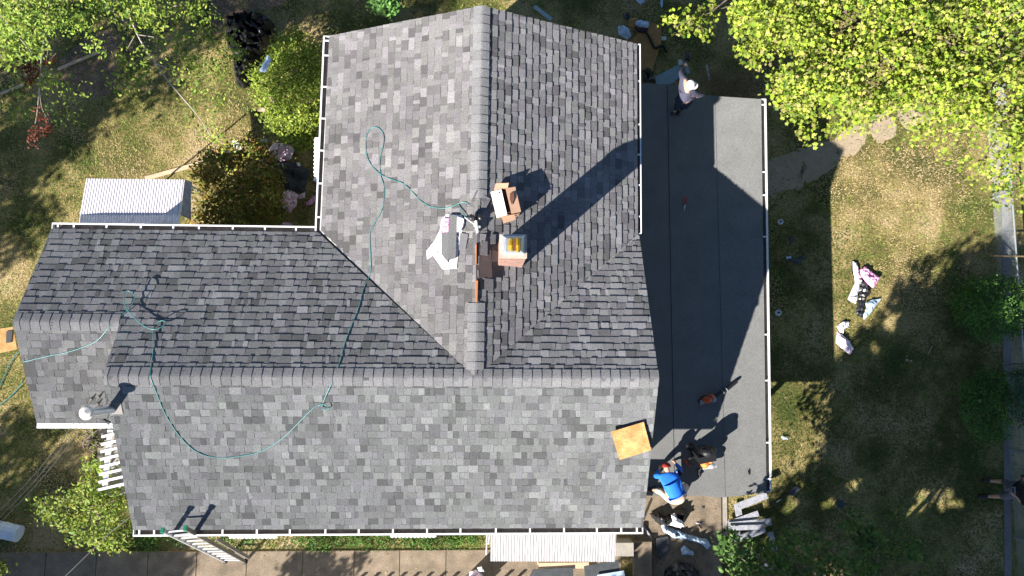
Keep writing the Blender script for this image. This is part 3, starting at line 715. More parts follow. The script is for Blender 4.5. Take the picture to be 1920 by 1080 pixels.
# maple, upper right
G1 = [(.30, .40, .035), (.39, .46, .05), (.18, .28, .03), (.08, .15, .02), (.42, .45, .09), (.24, .33, .03), (.33, .27, .11)]
mp = thing('maple_tree', at(1900, -60, 0), 'big sunlit yellow-green maple tree covering the top right corner', 'tree')
def dome(cu, cv, rad, z1, z0, th): return lambda r, u, v: z0 + (z1 - z0) * max(0, 1 - ((u - cu)**2 + (v - cv)**2) / rad**2) ** .5 + r.uniform(-th, .1)
Pm = []; cen = []
polyM = [(1382, -20), (1392, 50), (1412, 85), (1450, 112), (1462, 170), (1470, 190), (1500, 200), (1530, 180), (1570, 190), (1620, 205), (1680, 195), (1720, 180), (1790, 200), (1850, 230), (1935, 300), (1935, -20)]
for (pl, n, per, sp, zf, dn_) in (
    (polyM, 1500, 20, .15, dome(1800, -40, 620, 6.2, 3.9, 2.2), (.012, -.16)),
    ([(1362, 0), (1385, 10), (1392, 60), (1376, 62)], 12, 10, .09, lambda r, u, v: r.uniform(4.4, 5.2), None),
    ([(1375, 85), (1405, 95), (1425, 130), (1398, 118)], 10, 10, .09, lambda r, u, v: r.uniform(4.4, 5.0), None),
    ([(1540, 225), (1800, 240), (1900, 300), (1830, 330), (1700, 270), (1570, 285)], 36, 6, .12, lambda r, u, v: r.uniform(3.4, 4.4), (.02, -.1)),
    ([(1450, 170), (1520, 180), (1540, 240), (1500, 230), (1455, 205)], 24, 11, .11, lambda r, u, v: r.uniform(4, 4.6), None),
    ([(1490, 235), (1515, 230), (1560, 265), (1545, 285), (1500, 262)], 8, 9, .10, lambda r, u, v: r.uniform(3.8, 4.2), None),
    ([(1540, 190), (1640, 200), (1680, 230), (1600, 240), (1560, 250)], 34, 8, .14, lambda r, u, v: r.uniform(3.6, 5), None),
    ([(1690, 195), (1930, 220), (1930, 330), (1880, 330), (1830, 280), (1720, 260)], 100, 8, .16, lambda r, u, v: r.uniform(3.8, 5.6), (.02, -.1)),
    ([(1800, 300), (1905, 320), (1912, 372), (1880, 385), (1850, 350), (1815, 335)], 34, 8, .13, lambda r, u, v: r.uniform(3.6, 4.6), None),
    ([(1250, 35), (1290, 20), (1340, 50), (1300, 75), (1285, 65), (1250, 55)], 16, 13, .10, lambda r, u, v: r.uniform(4.6, 5.0), None),
    ([(1315, 15), (1335, 0), (1342, 18), (1330, 45), (1310, 40)], 9, 12, .09, lambda r, u, v: r.uniform(4.6, 5.0), None)):
    p, c = clusters(pl, zf, n, 31 + n, per, sp, .7, dn_); Pm.append(p); cen += c
leaf_mesh('crown', np.concatenate(Pm), .078, G1, mp, 'maple', .95, .35, 3)
mb = MB(); b0_ = at(1900, -60, 0); mb.tube([b0_, b0_ + Vector((.1, 0, 2)), b0_ + Vector((0, .1, 4.2))], [.28, .22, .16], 10)
branches(mb, b0_ + Vector((0, .1, 3.2)), cen, 46, 4, .09); branches(mb, at(1640, 60, 4.6), cen[:900], 40, 5, .04)
mb.tube([at(1400, -30, 4.7), at(1330, 25, 4.8), at(1290, 38, 4.85), at(1268, 50, 4.8)], [.03, .015, .01, .005], 5); mb.build('trunk', M_bark, mp)

# tree, upper left
G2 = [(.15, .26, .035), (.24, .34, .05), (.28, .36, .05), (.08, .16, .025), (.32, .34, .06)]
RED = [(.16, .035, .02), (.10, .03, .02), (.22, .06, .03)]
ul = thing('shade_tree', at(-60, -90, 0), 'loose leafy tree with bare twigs hanging over the top left corner', 'tree')
Pm = []; cen = []
for (pl, n, per, sp, z0_, z1_) in (
    ([(-15, -15), (60, -15), (95, 40), (60, 110), (-15, 125)], 120, 16, .12, 4, 6.2),
    ([(60, -15), (210, -15), (170, 35), (90, 60)], 60, 14, .12, 4, 5.8),
    ([(110, 25), (170, 40), (180, 70), (205, 100), (150, 90)], 14, 10, .10, 4, 5),
    ([(200, -15), (285, -15), (275, 45), (255, 65), (225, 50)], 42, 16, .11, 4.2, 5.6),
    ([(280, -15), (395, -15), (400, 35), (330, 45), (300, 90), (285, 50)], 46, 12, .13, 2.2, 3.6),
    ([(300, 60), (430, 50), (445, 95), (425, 150), (340, 140), (300, 110)], 62, 10, .14, 1.5, 2.5),
    ([(215, 95), (280, 90), (285, 150), (250, 178), (212, 172)], 24, 11, .12, 3, 4.2),
    ([(425, 62), (455, 85), (470, 115), (440, 105)], 6, 8, .08, 1.5, 1.9),
    ([(330, 130), (415, 150), (430, 170), (400, 260), (360, 240), (330, 190)], 34, 7, .15, 1.0, 1.8),
    ([(370, 230), (420, 245), (440, 290), (400, 285)], 12, 8, .13, 1.5, 2.4),
    ([(60, 130), (110, 140), (160, 175), (150, 195), (90, 180), (55, 160)], 22, 9, .11, 2.5, 3.6),
    ([(20, 135), (50, 160), (45, 200), (28, 190)], 10, 7, .1, 2, 3),
    ([(0, 185), (80, 190), (140, 225), (60, 235), (0, 225)], 34, 9, .14, .6, 1.6)):
    p, c = clusters(pl, lambda r, u, v: r.uniform(z0_, z1_), n, 77 + n, per, sp, .7); Pm.append(p); cen += c
leaf_mesh('crown', np.concatenate(Pm), .080, G2, ul, 'oval', .7, .4, 8)
Pm = []
for pl, n in (([(60, 85), (82, 95), (78, 130), (62, 170), (50, 185), (55, 140)], 13), ([(55, 215), (72, 205), (92, 225), (94, 262), (84, 268), (72, 240), (66, 292), (54, 268)], 16), ([(22, 120), (60, 105), (58, 130), (30, 140)], 7), ([(85, 100), (100, 110), (98, 125), (84, 118)], 3)):
    p, c = clusters(pl, lambda r, u, v: r.uniform(3.2, 3.6), n, 5 + n, 13, .055, .7); Pm.append(p)
o = leaf_mesh('dead_leaves', np.concatenate(Pm), .07, RED, ul, 'oval', .8, .3, 9); o['label'] = 'dry red-brown leaves on hanging twigs'
mb = MB(); bb = at(-60, -90, 0); mb.tube([bb, bb + Vector((0, 0, 5))], [.2, .12], 8)
branches(mb, bb + Vector((0, 0, 4.2)), cen[:250], 9, 6, .03)
for px, r_ in (([(95, -10), (85, 60), (78, 110), (74, 165), (70, 210), (66, 232)], .022), ([(74, 160), (78, 200), (90, 225)], .010), ([(84, 70), (90, 90), (88, 115), (105, 100)], .010), ([(240, 20), (258, 65), (285, 110), (310, 145), (335, 175), (372, 218), (395, 255)], .026), ([(258, 65), (292, 70)], .012), ([(252, 68), (237, 95)], .012), ([(290, 118), (312, 128)], .01), ([(325, 12), (350, 6)], .01)):
    mb.tube(smooth_path([at(u, v, 3.7 - .002 * v) for u, v in px], 4), [r_ * (1 - .6 * i / (4 * (len(px) - 1))) for i in range(4 * (len(px) - 1) + 1)], 5)
mb.build('trunk', mat('pale_bark', (.36, .30, .25), .9, .2, 14), ul)

def bush(name, label, poly, z1, n, per, size, pal, seed, cat='bush', z0=.3, tilt=.7, spread=.10, group=None, extra=None, sunw=.3):
    cu = sum(p[0] for p in poly) / len(poly); cv = sum(p[1] for p in poly) / len(poly); rad = max(math.hypot(p[0] - cu, p[1] - cv) for p in poly)
    b = at(cu, cv, 0); t = thing(name, b, label, cat, group)
    def zf(r, u, v):
        k = max(0, 1 - ((u - cu)**2 + (v - cv)**2) / rad**2) ** .5; return z0 + (z1 - z0) * k * (r.random() ** .45) + .2 * noise.noise(Vector((u*.03, v*.03, seed)))
    P, c = clusters(poly, zf, n, seed, per, spread, .7)
    leaf_mesh('foliage', P, size, pal, t, 'oval', tilt, sunw, seed)
    if extra:
        P2, c2 = clusters(poly, zf, extra[0], seed + 1, 5, .05, .7); leaf_mesh('blossom', P2 + np.array([0, 0, .12]), .05, extra[1], t, 'oval', .8, .3, seed)
    mb = MB(); branches(mb, b + Vector((0, 0, .05)), c, 26, seed, .03); mb.build('stem', M_bark, t); return t
YG = [(.24, .31, .04), (.16, .23, .03), (.34, .38, .06), (.10, .15, .02), (.19, .26, .03)]
bush('yellow_green_bush', 'dense yellow-green bush against the white gutter at the upper left', [(500, 110), (525, 65), (560, 60), (602, 85), (600, 260), (575, 282), (530, 262), (505, 240), (488, 205), (478, 165), (468, 130)], 2.6, 760, 13, .075, YG, 21, extra=(7, [(.62, .3, .45), (.5, .2, .35)]))
OB = [(.26, .30, .05), (.14, .20, .035), (.32, .22, .045), (.30, .12, .04), (.07, .10, .02), (.28, .24, .05)]
bush('dark_mixed_bush', 'olive and rust coloured bush between the awning and the pink scraps', [(362, 315), (390, 285), (440, 268), (490, 268), (515, 300), (528, 345), (530, 400), (515, 421), (420, 423), (355, 421), (372, 370)], 2.0, 680, 11, .085, OB, 22)
bush('yellow_green_shrub', 'sparse sunlit shrub growing up the left gable corner', [(60, 945), (90, 930), (130, 940), (150, 890), (160, 870), (195, 860), (215, 900), (232, 930), (243, 985), (250, 1025), (205, 1030), (150, 1015), (110, 985), (65, 962)], 2.4, 330, 9, .085, [(.16, .25, .03), (.22, .29, .04), (.10, .17, .03), (.28, .28, .05)], 23)
DG = [(.06, .16, .03), (.09, .20, .035), (.04, .10, .02), (.12, .22, .035)]
bush('round_hedge', 'large round dark green bush by the chain-link fence', [(1787, 560), (1810, 530), (1860, 516), (1905, 525), (1930, 560), (1930, 610), (1900, 632), (1860, 642), (1820, 625), (1792, 595)], 1.6, 620, 13, .055, DG, 24, spread=.08)
bush('shaded_shrub', 'dark shrub below the round bush in the tree shade', [(1800, 720), (1840, 695), (1885, 700), (1895, 740), (1890, 820), (1850, 830), (1805, 790)], 1.3, 380, 12, .06, DG, 25, spread=.08)
bush('fence_shrub', 'blue-green shrub beyond the fence at the right edge', [(1900, 700), (1935, 690), (1935, 800), (1905, 790)], 1.8, 120, 11, .06, [(.03, .09, .04), (.04, .11, .05)], 26)
bush('small_plant', 'small bright green plant above the roof at the top edge', [(690, -12), (760, -12), (752, 14), (735, 27), (712, 18), (696, 8)], 1.4, 46, 12, .11, [(.16, .33, .08), (.12, .26, .06)], 27, 'plant')
bush('ground_shrub', 'small sprouting weeds under the left gable near the service cables', [(160, 820), (180, 808), (190, 815), (182, 838), (165, 835)], .4, 16, 9, .06, [(.14, .2, .03)], 28, 'plant', z0=.05)
# tree at the lower right: big leaves, mostly shaded
LR = [(.07, .15, .035), (.10, .19, .04), (.05, .11, .03), (.13, .21, .05)]
lr = thing('young_tree', at(1540, 1140, 0), 'broad-leaved tree reaching in from the bottom edge over the grey planks', 'tree')
Pm = []; cen = []
for (pl, n, per, sp, za, zb_) in (
    ([(1345, 1005), (1365, 995), (1400, 1010), (1430, 1035), (1420, 1090), (1380, 1090), (1355, 1050)], 42, 8, .13, 2.6, 3.6),
    ([(1420, 1030), (1500, 1000), (1560, 1040), (1640, 1060), (1640, 1100), (1420, 1100)], 100, 9, .15, 2.2, 3.6),
    ([(1575, 965), (1595, 962), (1625, 990), (1655, 1020), (1660, 1040), (1620, 1035), (1590, 1000)], 34, 9, .11, 2.4, 3.2),
    ([(1675, 1008), (1700, 1015), (1735, 1045), (1730, 1052), (1700, 1045)], 12, 8, .10, 2.2, 2.8),
    ([(1610, 1060), (1640, 1055), (1640, 1095), (1600, 1095)], 16, 8, .1, 2.2, 2.8)):
    p, c = clusters(pl, lambda r, u, v: r.uniform(za, zb_), n, 177 + n, per, sp, .7); Pm.append(p); cen += c
leaf_mesh('crown', np.concatenate(Pm), .12, LR, lr, 'oval', .55, .4, 12)
mb = MB(); bb = at(1540, 1140, 0); mb.tube([bb, bb + Vector((0, 0, 3))], [.1, .05], 8); branches(mb, bb + Vector((0, 0, 1.8)), cen, 34, 8, .03); mb.build('trunk', M_bark, lr)
# small leafy twig at the bottom left corner
bush('corner_shrub', 'leafy twig poking in at the bottom left corner', [(-20, 1050), (10, 1048), (14, 1062), (0, 1090), (-20, 1090)], 1.2, 20, 9, .09, YG, 29, 'plant')

# trees that stand outside the frame and throw the shade seen on the lawn
GAPS = [(1670, 970, .30), (1700, 955, .34), (1738, 940, .34), (1768, 924, .30), (1785, 945, .25), (1598, 907, .2), (1547, 943, .2), (1476, 945, .2), (1668, 600, .25), (1640, 655, .22)]
def shade_tree(label, spots, base, seed, leaf=.16):
    t = thing('tall_tree', base, label, 'tree', 'tall trees around the lot that shade the lawn'); rs = np.random.RandomState(seed); Pm = []; mb = MB(); base = Vector(base)
    top = max(s[3] for s in spots)
    mb.tube([base, base + Vector((0, 0, top * .7))], [.25, .12], 8)
    for (u, v, rad, z, n) in spots:      # ground pixel the clump shades, clump radius, height
        g_ = at(u, v, 0); c = np.array([g_.x - KX * z, g_.y - KY * z, z]); d = rs.normal(size=(n, 3)); d /= np.linalg.norm(d, axis=1)[:, None]
        d *= (rs.uniform(0, 1, n) ** .4)[:, None] * np.array([rad, rad, rad * .5])
        Pm.append(np.repeat(c + d, 5, axis=0) + rs.normal(size=(n * 5, 3)) * .13)
        b = base + Vector((0, 0, top * .5)); mb.tube([b, b.lerp(Vector(c), .6) + Vector((0, 0, .3)), Vector(c)], [.08, .05, .02], 5)
    P = np.concatenate(Pm); sx, sy = P[:, 0] + KX * P[:, 2], P[:, 1] + KY * P[:, 2]; ok = np.ones(len(P), bool); wobg = 1 + 1.1 * np.array([noise.noise(Vector((a_ * 3.3, b_ * 3.3, 1.))) for a_, b_ in zip(sx, sy)])
    for (u, v, r_) in GAPS: q = at(u, v, 0); ok &= ((sx - q.x)**2 * .8 + (sy - q.y)**2 * 1.3) > (r_ * wobg)**2
    leaf_mesh('crown', P[ok], leaf, LR, t, 'oval', .8, .3, seed); mb.build('trunk', M_bark, t)
shade_tree('tall tree south of the lot shading the lower right lawn', [(1650, 690, 1.1, 7, 800), (1740, 620, 1.2, 7, 800), (1840, 560, 1.3, 7, 700), (1720, 790, 1.6, 7, 1400), (1850, 720, 1.5, 7, 1200), (1625, 800, .95, 7, 600), (1930, 620, 1.2, 7, 700), (1880, 475, .6, 7, 90), (1700, 560, .5, 7, 60), (1600, 700, .55, 7, 80), (1800, 480, .45, 7, 30), (1740, 500, .4, 7, 20)], (6, -11, 0), 41)
shade_tree('second tall tree south of the lot shading the bottom right corner', [(1620, 950, 1.4, 6, 1100), (1770, 880, 1.4, 6, 1100), (1890, 880, 1.3, 6, 1100), (1700, 1050, 1.5, 6, 1100), (1870, 1050, 1.5, 6, 1100), (1560, 900, .8, 6, 160), (1500, 960, .9, 6, 200), (1480, 1040, 1.1, 6, 260), (1380, 1060, .7, 6, 130), (1300, 1058, .75, 6, 420), (1220, 1062, .6, 6, 260), (1345, 1030, .4, 6, 60)], (8.5, -12.5, 0), 42)
shade_tree('tall tree west of the lot shading the upper left lawn', [(20, 300, 1.0, 6, 260), (90, 250, 1.1, 6, 300), (160, 190, 1.0, 6, 240), (60, 120, 1.6, 6, 420), (200, 90, 1.4, 6, 330), (330, 60, 1.2, 6, 200), (20, 420, 1.1, 6, 220), (300, 160, .6, 6, 50), (400, 20, .5, 6, 60)], (-20, 4, 0), 43)
shade_tree('tallest tree west of the lot dappling the grass beyond the upper gutter', [(565, 5, .6, 10.5, 90), (660, 10, .7, 10.5, 120), (800, 30, .8, 10.5, 110), (480, 0, .6, 10.5, 60)], (-22, 4, 0), 45)
shade_tree('tall tree southwest of the lot shading the driveway', [(60, 1060, 1.3, 6, 800), (180, 1075, 1.3, 6, 800), (290, 1070, .8, 6, 380), (40, 960, 1.0, 6, 260), (120, 900, .9, 6, 160), (20, 830, .7, 6, 110), (600, 1065, .35, 4, 60), (560, 1060, .25, 4, 26), (660, 1055, .2, 4, 14), (190, 1040, .7, 6, 140), (90, 800, .5, 6, 40)], (-17, -13, 0), 44)

# ------------------------------------------------------------------ ground, lawn, paving
m = bpy.data.materials.new('lawn_soil'); m.use_nodes = True; n_ = m.node_tree; b_ = n_.nodes['Principled BSDF']; N, L = n_.nodes.new, n_.links.new
geo = N('ShaderNodeNewGeometry')
def nz(sc, det=5): a = N('ShaderNodeTexNoise'); a.inputs['Scale'].default_value = sc; a.inputs['Detail'].default_value = det; a.inputs['Roughness'].default_value = .65; L(geo.outputs['Position'], a.inputs['Vector']); return a.outputs[0]
def rmp(src, stops):
    r = N('ShaderNodeValToRGB'); e = r.color_ramp.elements
    while len(e) < len(stops): e.new(.5)
    for i, (p, c) in enumerate(stops): e[i].position = p; e[i].color = (*c, 1)
    L(src, r.inputs[0]); return r.outputs[0]
big = rmp(nz(.55), [(.36, (.07, .08, .025)), (.47, (.14, .12, .045)), (.56, (.28, .22, .10)), (.66, (.38, .29, .17))])
fin = rmp(nz(16, 6), [(.32, (.42, .42, .38)), (.5, (.95, .95, .9)), (.68, (1.5, 1.4, 1.25))])
mx = N('ShaderNodeMix'); mx.data_type = 'RGBA'; mx.blend_type = 'MULTIPLY'; mx.inputs[0].default_value = 1; L(big, mx.inputs[6]); L(fin, mx.inputs[7]); L(mx.outputs[2], b_.inputs['Base Color']); b_.inputs['Roughness'].default_value = .95; b_.inputs['Specular IOR Level'].default_value = .1
bp = N('ShaderNodeBump'); bp.inputs['Strength'].default_value = .8; bp.inputs['Distance'].default_value = .04; L(nz(22, 6), bp.inputs['Height']); L(bp.outputs[0], b_.inputs['Normal'])
struct(MB().add([(-400, -400, 0), (400, -400, 0), (400, 400, 0), (-400, 400, 0)], [(0, 1, 2, 3)]).build('ground', m, loc=(0, 0, 0)))
def patch(px, mt, z, name='path', wob_=.05, seed=0):
    r = random.Random(seed); P = smooth_path([at(u, v, z) for u, v in px] + [at(*px[0], z)], 5)[:-1]; P = [p + Vector((r.uniform(-wob_, wob_), r.uniform(-wob_, wob_), 0)) for p in P]
    return struct(MB().prism(P, .003).build(name, mt))
paths = [[(1425, 305), (1500, 285), (1508, 345), (1470, 360), (1425, 365)], [(1500, 280), (1560, 262), (1575, 300), (1552, 322), (1505, 340)], [(1563, 262), (1610, 225), (1625, 262), (1600, 290), (1570, 292)], [(1625, 222), (1655, 212), (1680, 232), (1672, 262), (1640, 262)], [(1682, 208), (1700, 200), (1730, 215), (1752, 205), (1745, 225), (1715, 244), (1690, 232)], [(1770, 190), (1815, 185), (1822, 215), (1790, 222), (1768, 212)]]
for k, p in enumerate(paths): patch(p, M_dirt, .004, 'path', .06, k)
patch([(355, 345), (375, 330), (392, 350), (385, 395), (365, 410), (352, 400)], M_dirt, .004, 'dirt_patch', .04, 9)
M_mulch = mat('mulch', (.20, .12, .085), .95, .3, 8, .4, 30, .6, 40)
patch([(395, -20), (440, -25), (530, -20), (520, 12), (470, 22), (420, 55), (395, 60)], M_mulch, .004, 'mulch_bed', .05, 10)
patch([(110, 110), (190, 60), (225, 90), (215, 165), (165, 185), (120, 160)], M_mulch, .004, 'mulch_bed', .05, 11)
# pavement along the bottom with joints
ybase = at(800, 1032, .05).y; slabs = MB(); 
jx = [at(u, 1060, .05).x for u in (-120, -20, 85, 180, 277, 368, 462, 573 - 6, 664, 749, 836, 922)]
for a, b in zip(jx, jx[1:]): slabs.box(((a+b)/2, ybase - 1.5, .02), (b - a - .022, 3.0, .06))
struct(slabs.build('pavement', M_conc)); struct(MB().box(((jx[0]+jx[-1])/2, ybase - 1.5, .004), (jx[-1]-jx[0], 3.02, .03)).build('pavement_bed', M_joint))
struct(MB().prism([at(905, 1035, .02), at(1165, 1040, .02), at(1165, 1110, .02), at(905, 1110, .02)], .02).build('pavement', M_conc))
# patio pad under the porch end
struct(MB().prism([at(1190, 905, .06), at(1352, 905, .06), at(1354, 1095, .06), at(1190, 1095, .06)], .055).build('patio', M_conc))
struct(MB().prism([at(1355, 905, .05), at(1363, 905, .05), at(1364, 1020, .05), at(1356, 1020, .05)], .045).build('patio_edge', M_conc2))
# concrete strip under the fence
struct(MB().prism([at(1879, 250, .02), at(1895, 250, .02), at(1897, 1100, .02), at(1884, 1100, .02)], .02).build('kerb_strip', mat('pale_concrete', (.17, .16, .15), .9, .2, 2, .25, 40)))
# grass
avoid = [[(at(u, v, 0).x, at(u, v, 0).y) for u, v in p] for p in paths]
rs = np.random.RandomState(2); n = 360000
tl_, br2 = at(-40, -40, 0), at(1960, 1120, 0)
gx = rs.uniform(tl_.x - .5, br2.x + .5, n); gy = rs.uniform(br2.y - .5, tl_.y + .5, n)
keep = ~((gx > -6.5) & (gx < 3) & (gy > -2.7) & (gy < 2.7)) & ~((gx > -3) & (gx < 3.1) & (gy > 2) & (gy < 7)) & ~((gx > 3) & (gx < 6.3) & (gy > -2.2) & (gy < 6.6)) & ~((gx > -8.5) & (gx < -6) & (gy > -.6) & (gy < 2.7)) & ~((gy < ybase - .02) & (gx < jx[-1] + 2.5))
kx0, kx1 = at(1883, 600, 0).x, at(1915, 600, 0).x; keep &= ~((gx > kx0) & (gx < kx1))
pa = at(1192, 905, 0); pb = at(1362, 1095, 0); keep &= ~((gx > pa.x - .4) & (gx < pb.x) & (gy < pa.y + .1))
gx, gy = gx[keep], gy[keep]
den = np.array([noise.noise(Vector((x * .55, y * .55, 1.7))) + .5 * noise.noise(Vector((x * 2.1, y * 2.1, 4.))) for x, y in zip(gx, gy)])
den2 = np.array([noise.noise(Vector((x * 1.1, y * 1.1, 9.))) for x, y in zip(gx, gy)])
inp = np.array([any(inpoly(x, y, a) for a in avoid) if y > 2 and x > 5 else False for x, y in zip(gx, gy)])
kk = (rs.uniform(0, 1, len(gx)) < .78 + den * .4) & (~inp | (rs.uniform(0, 1, len(gx)) < .38))
# the strip of lush grass between the house and the pavement
gx, gy, den, den2 = gx[kk], gy[kk], den[kk], den2[kk]; n = len(gx)
lush = (gy < -3.0) & (gy > ybase - .05) & (gx < .2) & (gx > -7)
a = rs.uniform(0, 2 * math.pi, n); ln = rs.uniform(.035, .08, n) * (1 + .6 * np.clip(-den, 0, 1)); ln[lush] *= 1.5; hh_ = ln * rs.uniform(.25, .75, n); wd_ = rs.uniform(.005, .012, n)
V_ = np.zeros((n, 3, 3)); dx, dy = np.cos(a), np.sin(a)
V_[:, 0] = np.stack([gx - dy * wd_, gy + dx * wd_, np.full(n, .002)], 1); V_[:, 1] = np.stack([gx + dy * wd_, gy - dx * wd_, np.full(n, .002)], 1); V_[:, 2] = np.stack([gx + dx * ln, gy + dy * ln, hh_], 1)
me = bpy.data.meshes.new('grass'); me.vertices.add(n * 3); me.vertices.foreach_set('co', V_.ravel().astype(np.float32)); me.loops.add(n * 3); me.loops.foreach_set('vertex_index', np.arange(n * 3, dtype=np.int32)); me.polygons.add(n); me.polygons.foreach_set('loop_start', np.arange(0, n * 3, 3, dtype=np.int32)); me.polygons.foreach_set('loop_total', np.full(n, 3, dtype=np.int32)); me.update(calc_edges=True)
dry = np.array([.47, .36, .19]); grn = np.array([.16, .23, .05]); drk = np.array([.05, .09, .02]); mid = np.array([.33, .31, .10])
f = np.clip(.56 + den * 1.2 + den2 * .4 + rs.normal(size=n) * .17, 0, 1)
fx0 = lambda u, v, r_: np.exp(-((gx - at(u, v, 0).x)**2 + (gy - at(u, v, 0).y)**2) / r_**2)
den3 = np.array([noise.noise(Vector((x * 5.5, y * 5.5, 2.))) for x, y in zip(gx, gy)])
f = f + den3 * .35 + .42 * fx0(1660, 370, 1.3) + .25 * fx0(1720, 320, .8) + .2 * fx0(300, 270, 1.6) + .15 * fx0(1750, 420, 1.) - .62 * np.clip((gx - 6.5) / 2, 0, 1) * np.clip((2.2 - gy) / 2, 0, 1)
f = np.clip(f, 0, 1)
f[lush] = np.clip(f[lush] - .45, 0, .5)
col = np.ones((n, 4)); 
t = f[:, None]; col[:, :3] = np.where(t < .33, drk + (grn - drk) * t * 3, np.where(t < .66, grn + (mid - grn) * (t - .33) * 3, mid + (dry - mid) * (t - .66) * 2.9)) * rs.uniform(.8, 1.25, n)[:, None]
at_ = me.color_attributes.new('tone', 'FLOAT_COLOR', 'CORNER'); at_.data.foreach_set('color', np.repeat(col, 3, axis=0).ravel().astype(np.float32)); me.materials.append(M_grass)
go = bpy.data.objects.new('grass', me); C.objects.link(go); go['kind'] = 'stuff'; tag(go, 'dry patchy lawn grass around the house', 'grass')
# low weeds
P = []
for pl, nn in (([(560, 1003), (905, 1003), (905, 1022), (560, 1028)], 150), ([(250, 1005), (350, 1005), (340, 1030), (255, 1032)], 40), ([(380, 1003), (470, 1010), (470, 1018), (430, 1020)], 20)):
    p, c = clusters(pl, lambda r, u, v: r.uniform(.03, .15), nn, 300 + nn, 10, .08, .5); P.append(p)
o = leaf_mesh('weeds', np.concatenate(P), .055, [(.08, .18, .03), (.12, .22, .04), (.05, .12, .02)], None, 'oval', .7, .3, 33); struct(o, 'stuff'); tag(o, 'lush low weeds along the foot of the front wall', 'weeds')
# litter of leaves and twigs on paving and lawn
P, c = clusters([(0, 0), (1920, 0), (1920, 1080), (0, 1080)], lambda r, u, v: .07, 420, 77, 2, .3, .02); 
P = np.array([p for p in P if house_z(p[0], p[1]) < 0 and not (3 < p[0] < 6.9 and -2.8 < p[1] < 7)])
o = leaf_mesh('fallen_leaves', P, .05, [(.35, .22, .10), (.25, .15, .07), (.45, .36, .2)], None, 'oval', .2, 0, 34); struct(o, 'stuff'); tag(o, 'small dry leaves scattered on lawn and paving', 'fallen leaves')

# ------------------------------------------------------------------ fence on the right
fn_ = thing('chain_link_fence', at(1912, 540, 0), 'grey chain-link fence along the right edge beside the concrete strip', 'fence')
FH = .78; fa, fb_ = at(1901, -20, FH), at(1904, 1110, FH)
fa = Vector((at(1910, 540, FH).x, fa.y, FH)); fb_ = Vector((fa.x, fb_.y, FH))
mb = MB().tube([fa, fb_], .022, 8); mb.build('top_rail', M_galv, fn_)
for k in range(7):
    y = fa.y + (fb_.y - fa.y) * (k + .5) / 7; mb = MB().tube([(fa.x, y, 0), (fa.x, y, FH + .04)], .03, 8); mb.build('post', M_galv, fn_)
mb = MB(); y = fb_.y
while y < fa.y:
    mb.tube([(fa.x, y, .03), (fa.x, y + .73, FH - .02)], .0028, 3, cap=False); mb.tube([(fa.x + .004, y + .73, .03), (fa.x + .004, y, FH - .02)], .0028, 3, cap=False); y += .075
mb.build('wire_mesh', M_galv, fn_)
mat('dry_rail', (.16, .11, .05), .9, .2, 10)
tag(MB().bar(at(1858, 480, .8), at(1935, 481, .85), .035, .03).build('wood_rail', MATS['dry_rail']), 'brown wooden rail crossing the fence above the round bush', 'rail')
# picket railing just outside the bottom edge
pf = thing('picket_rail', at(850, 1150, 0), 'white picket rail beyond the pavement whose shadow shows on the slabs', 'railing')
pa_ = at(690, 1070, 0); pb_ = at(1010, 1070, 0); y0 = pa_.y - KY * .95; 
for k in range(14):
    x = pa_.x - KX * .95 + (pb_.x - pa_.x) * k / 13; mb = MB().box((x, y0, .5), (.09, .025, .95)); mb.build('picket', M_white, pf)
MB().box(((pa_.x + pb_.x) / 2 - KX * .95, y0 - .03, .45), (pb_.x - pa_.x + .2, .03, .08)).build('rail', M_white, pf)

# ------------------------------------------------------------------ concrete steps, slabs, bin at the bottom
def block(name, px, z, th, mt, label, cat, group=None):
    return tag(MB().prism([at(u, v, z) for u, v in px], th).build(name, mt), label, cat, group)
block('concrete_block', [(1154, 1018), (1188, 1018), (1188, 1043), (1154, 1043)], .5, .5, M_conc2, 'concrete step block right of the large white awning', 'step')
block('concrete_slab', [(1188, 1017), (1222, 1016), (1222, 1095), (1190, 1095)], .25, .25, M_conc, 'long narrow concrete slab beside the step block', 'slab')
g_ = 'dark boards stacked under the large white awning'
block('dark_board', [(1000, 1068), (1075, 1064), (1075, 1095), (985, 1095)], .45, .03, M_slate, 'dark board at the left of the stack below the awning', 'board', g_)
block('dark_board', [(1095, 1062), (1158, 1050), (1166, 1085), (1098, 1090)], .55, .03, M_slate, 'dark board in the middle of the stack below the awning', 'board', g_)
block('blue_grey_board', [(1120, 1078), (1170, 1070), (1174, 1095), (1122, 1095)], .62, .03, M_plb, 'blue-grey board topmost of the stack below the awning', 'board', g_)
block('bench', [(1010, 1056), (1120, 1054), (1120, 1066), (1010, 1066)], .4, .38, M_wood, 'brown wooden bench edge just below the awning', 'bench')
tc = at(891, 1085, .0)
bn = thing('rubbish_bin', tc, 'round grey bin full of pink wrapping at the bottom edge', 'bin')
mb = MB(); rr_ = .27
pr_ = [(.24, 0), (rr_, .75), (rr_ + .02, .76), (rr_ + .02, .79), (rr_ - .02, .79), (rr_ - .03, .55)]
vs = []; K = 20
for r_, z_ in pr_:
    for k in range(K): a_ = 2*math.pi*k/K; vs.append((tc.x + r_*math.cos(a_), tc.y + r_*math.sin(a_), z_))
mb.add(vs, [(i*K+k, i*K+(k+1)%K, (i+1)*K+(k+1)%K, (i+1)*K+k) for i in range(len(pr_)-1) for k in range(K)] + [tuple((len(pr_)-1)*K+k for k in range(K))]); mb.build('bin_body', mat('bin_grey', (.22, .23, .22), .6, .15, 8), bn)
mb = MB(); 
for s_ in (-1, 1): mb.bar((tc.x + s_*.30, tc.y - .06, .7), (tc.x + s_*.30, tc.y + .06, .7), .04, .03)
mb.build('handle', M_grey, bn)
